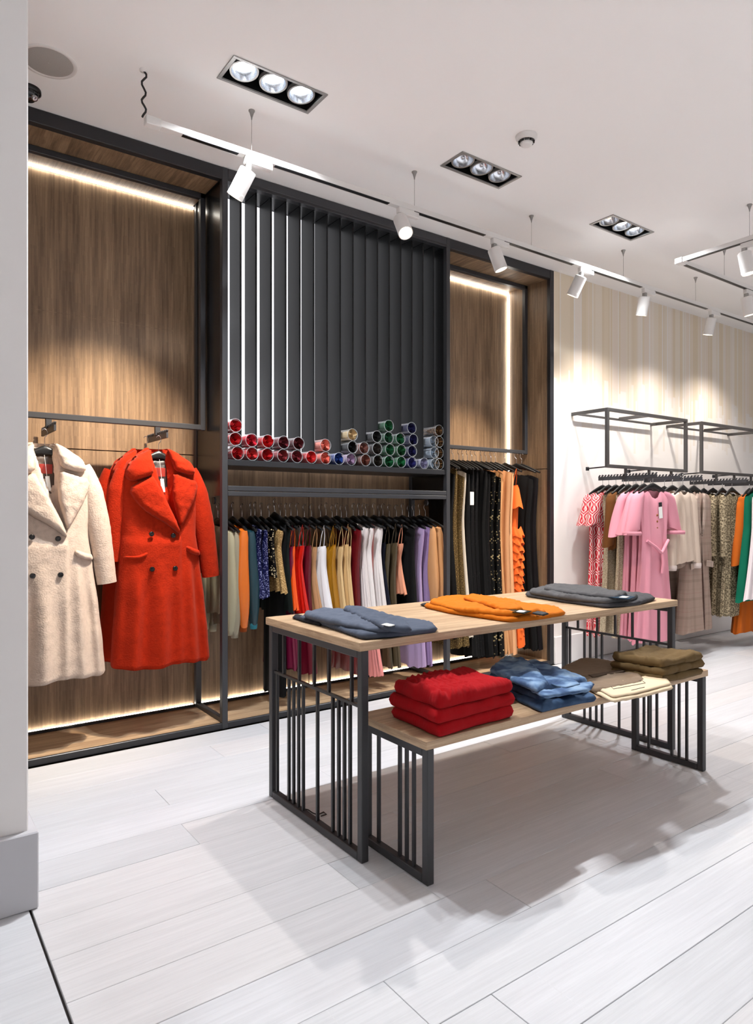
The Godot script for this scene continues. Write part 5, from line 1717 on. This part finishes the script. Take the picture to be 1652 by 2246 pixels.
# ================================================================ scene
const D_E := 2.6
func _ready():
	rng.seed = 1
	nz.seed = 2
	nz.frequency = 0.1
	nz.noise_type = FastNoiseLite.TYPE_SIMPLEX_SMOOTH
	# camera
	var cam := Camera3D.new()
	cam.name = "camera"
	add_child(cam)
	cam.position = EYE
	cam.rotation.y = -YAW
	cam.set_frustum(2246.0 / FPX * 0.05, Vector2(0, (CY - 1123.0) / FPX * 0.05), 0.05, 60.0)
	cam.current = true
	# air and exposure
	var we := WorldEnvironment.new()
	we.name = "environment"
	var env := Environment.new()
	env.background_mode = Environment.BG_COLOR
	env.background_color = Color(0, 0, 0)
	env.tonemap_mode = Environment.TONE_MAPPER_LINEAR
	env.tonemap_exposure = 1.0
	env.sdfgi_enabled = true
	env.ssao_enabled = true
	env.ssil_enabled = true
	we.environment = env
	add_child(we)
	make_materials()
	M.lens_dim = glow(Color(1.0, 0.85, 0.65), 1.5)
	# the shop goes on behind the camera, lit by its own rows of lamps
	for z in [1.15, 2.85]:
		for x in [-1.4, 0.5, 2.4, 4.3, 6.2, 8.1]:
			build_front_lamp(x, z)
	build_room()
	build_niches()
	build_shelving()
	build_hanging_rails()
	build_tables()
	build_rack(4.70, 5.885, -3.352, [4.965, 5.30, 5.64], "dark steel wall rack carrying pink dresses and plaid coats")
	build_rack(6.125, 7.31, -3.352, [6.41, 6.745, 7.08], "dark steel wall rack carrying khaki dresses and the green coat")
	build_track()
	var warm := Color(1.0, 0.91, 0.79)
	var neutral := Color(1.0, 0.965, 0.935)
	var X := Vector3.RIGHT
	build_spot(1.455, -3.11, Vector3(-0.36, -1, -0.55), X, "white track spotlight in front of the slats' left end, aimed at the coats", warm, 7.4, 31.0, 0.8)
	build_spot(2.41, -3.11, Vector3(-0.22, -1, 0.72), X, "white track spotlight turned into the room, dazzling", neutral, 2.5, 48.0)
	build_spot(3.17, -3.11, Vector3(0.30, -1, 0.20), X, "white track spotlight in front of the gown niche's left edge", warm, 1.8, 40.0)
	build_spot(4.05, -3.11, Vector3(-0.14, -1, -0.52), X, "white track spotlight in front of the gown niche's right edge", warm, 4.4, 30.0, 0.8)
	build_spot(4.835, -3.11, Vector3(0.10, -1, -0.28), X, "white track spotlight above the pink dresses", neutral, 1.4, 64.0, 1.0)
	build_spot(5.835, -3.11, Vector3(0.02, -1, -0.24), X, "white track spotlight above the plaid coats", neutral, 1.4, 64.0, 1.0)
	build_spot(6.8, -3.11, Vector3(0.0, -1, -0.26), X, "white track spotlight above the khaki dresses", neutral, 1.4, 64.0, 1.0)
	build_spot(4.545, on_x(1633, 540, 4.545).z, Vector3(0.1, -1, 0.15), Vector3(0, 0, 1), "white spotlight on the cornered track's run towards the room", neutral, 1.0, 45.0)
	build_spot(on_z(1637, 620, -2.65).x, -2.65, Vector3(0.2, -1, 0.1), X, "white spotlight on the cornered track's run along the wall", neutral, 1.0, 45.0)
	build_downlight(0, "recessed triple downlight with all three lamps lit, near the coats", [1.0, 1.0, 1.0])
	build_downlight(1, "recessed triple downlight with its lamps switched off", [0.0, 0.0, 0.0])
	build_downlight(2, "recessed triple downlight near the cornered track, two lamps lit", [0.1, 1.0, 1.0])
	build_small_fittings()
	build_scarf_tubes()
	build_coats()
	build_packed_rail()
	build_gown_rail()
	build_rack_clothes()
	build_folded()
	build_cable()

# round lamps let into the ceiling over the front of the shop
func build_front_lamp(x: float, z: float):
	var t := thing("round_downlight", "round recessed downlight over the front of the shop", "downlight", Vector3(x, HC, z), 0.0, "round downlights over the front of the shop")
	var st := sk()
	lathe(st, Vector3(x, HC, z), Vector3.DOWN, [[0.0, 0.085], [0.006, 0.084], [0.008, 0.07], [0.004, 0.066]], 28)
	wobj("trim_ring", st, M.lampwhite, t)
	st = sk()
	lathe(st, Vector3(x, HC, z), Vector3.DOWN, [[0.0, 0.066], [0.004, 0.066], [0.005, 0.001]], 28)
	wobj("lamp_lens", st, M.lens_warm, t)
	spot("front_beam", Vector3(x, HC - 0.02, z), Vector3(x, 0, z), Color(1.0, 0.985, 0.975), FRONT_E, 34.0, 0.06, 0.8)
const FRONT_E := 8.0
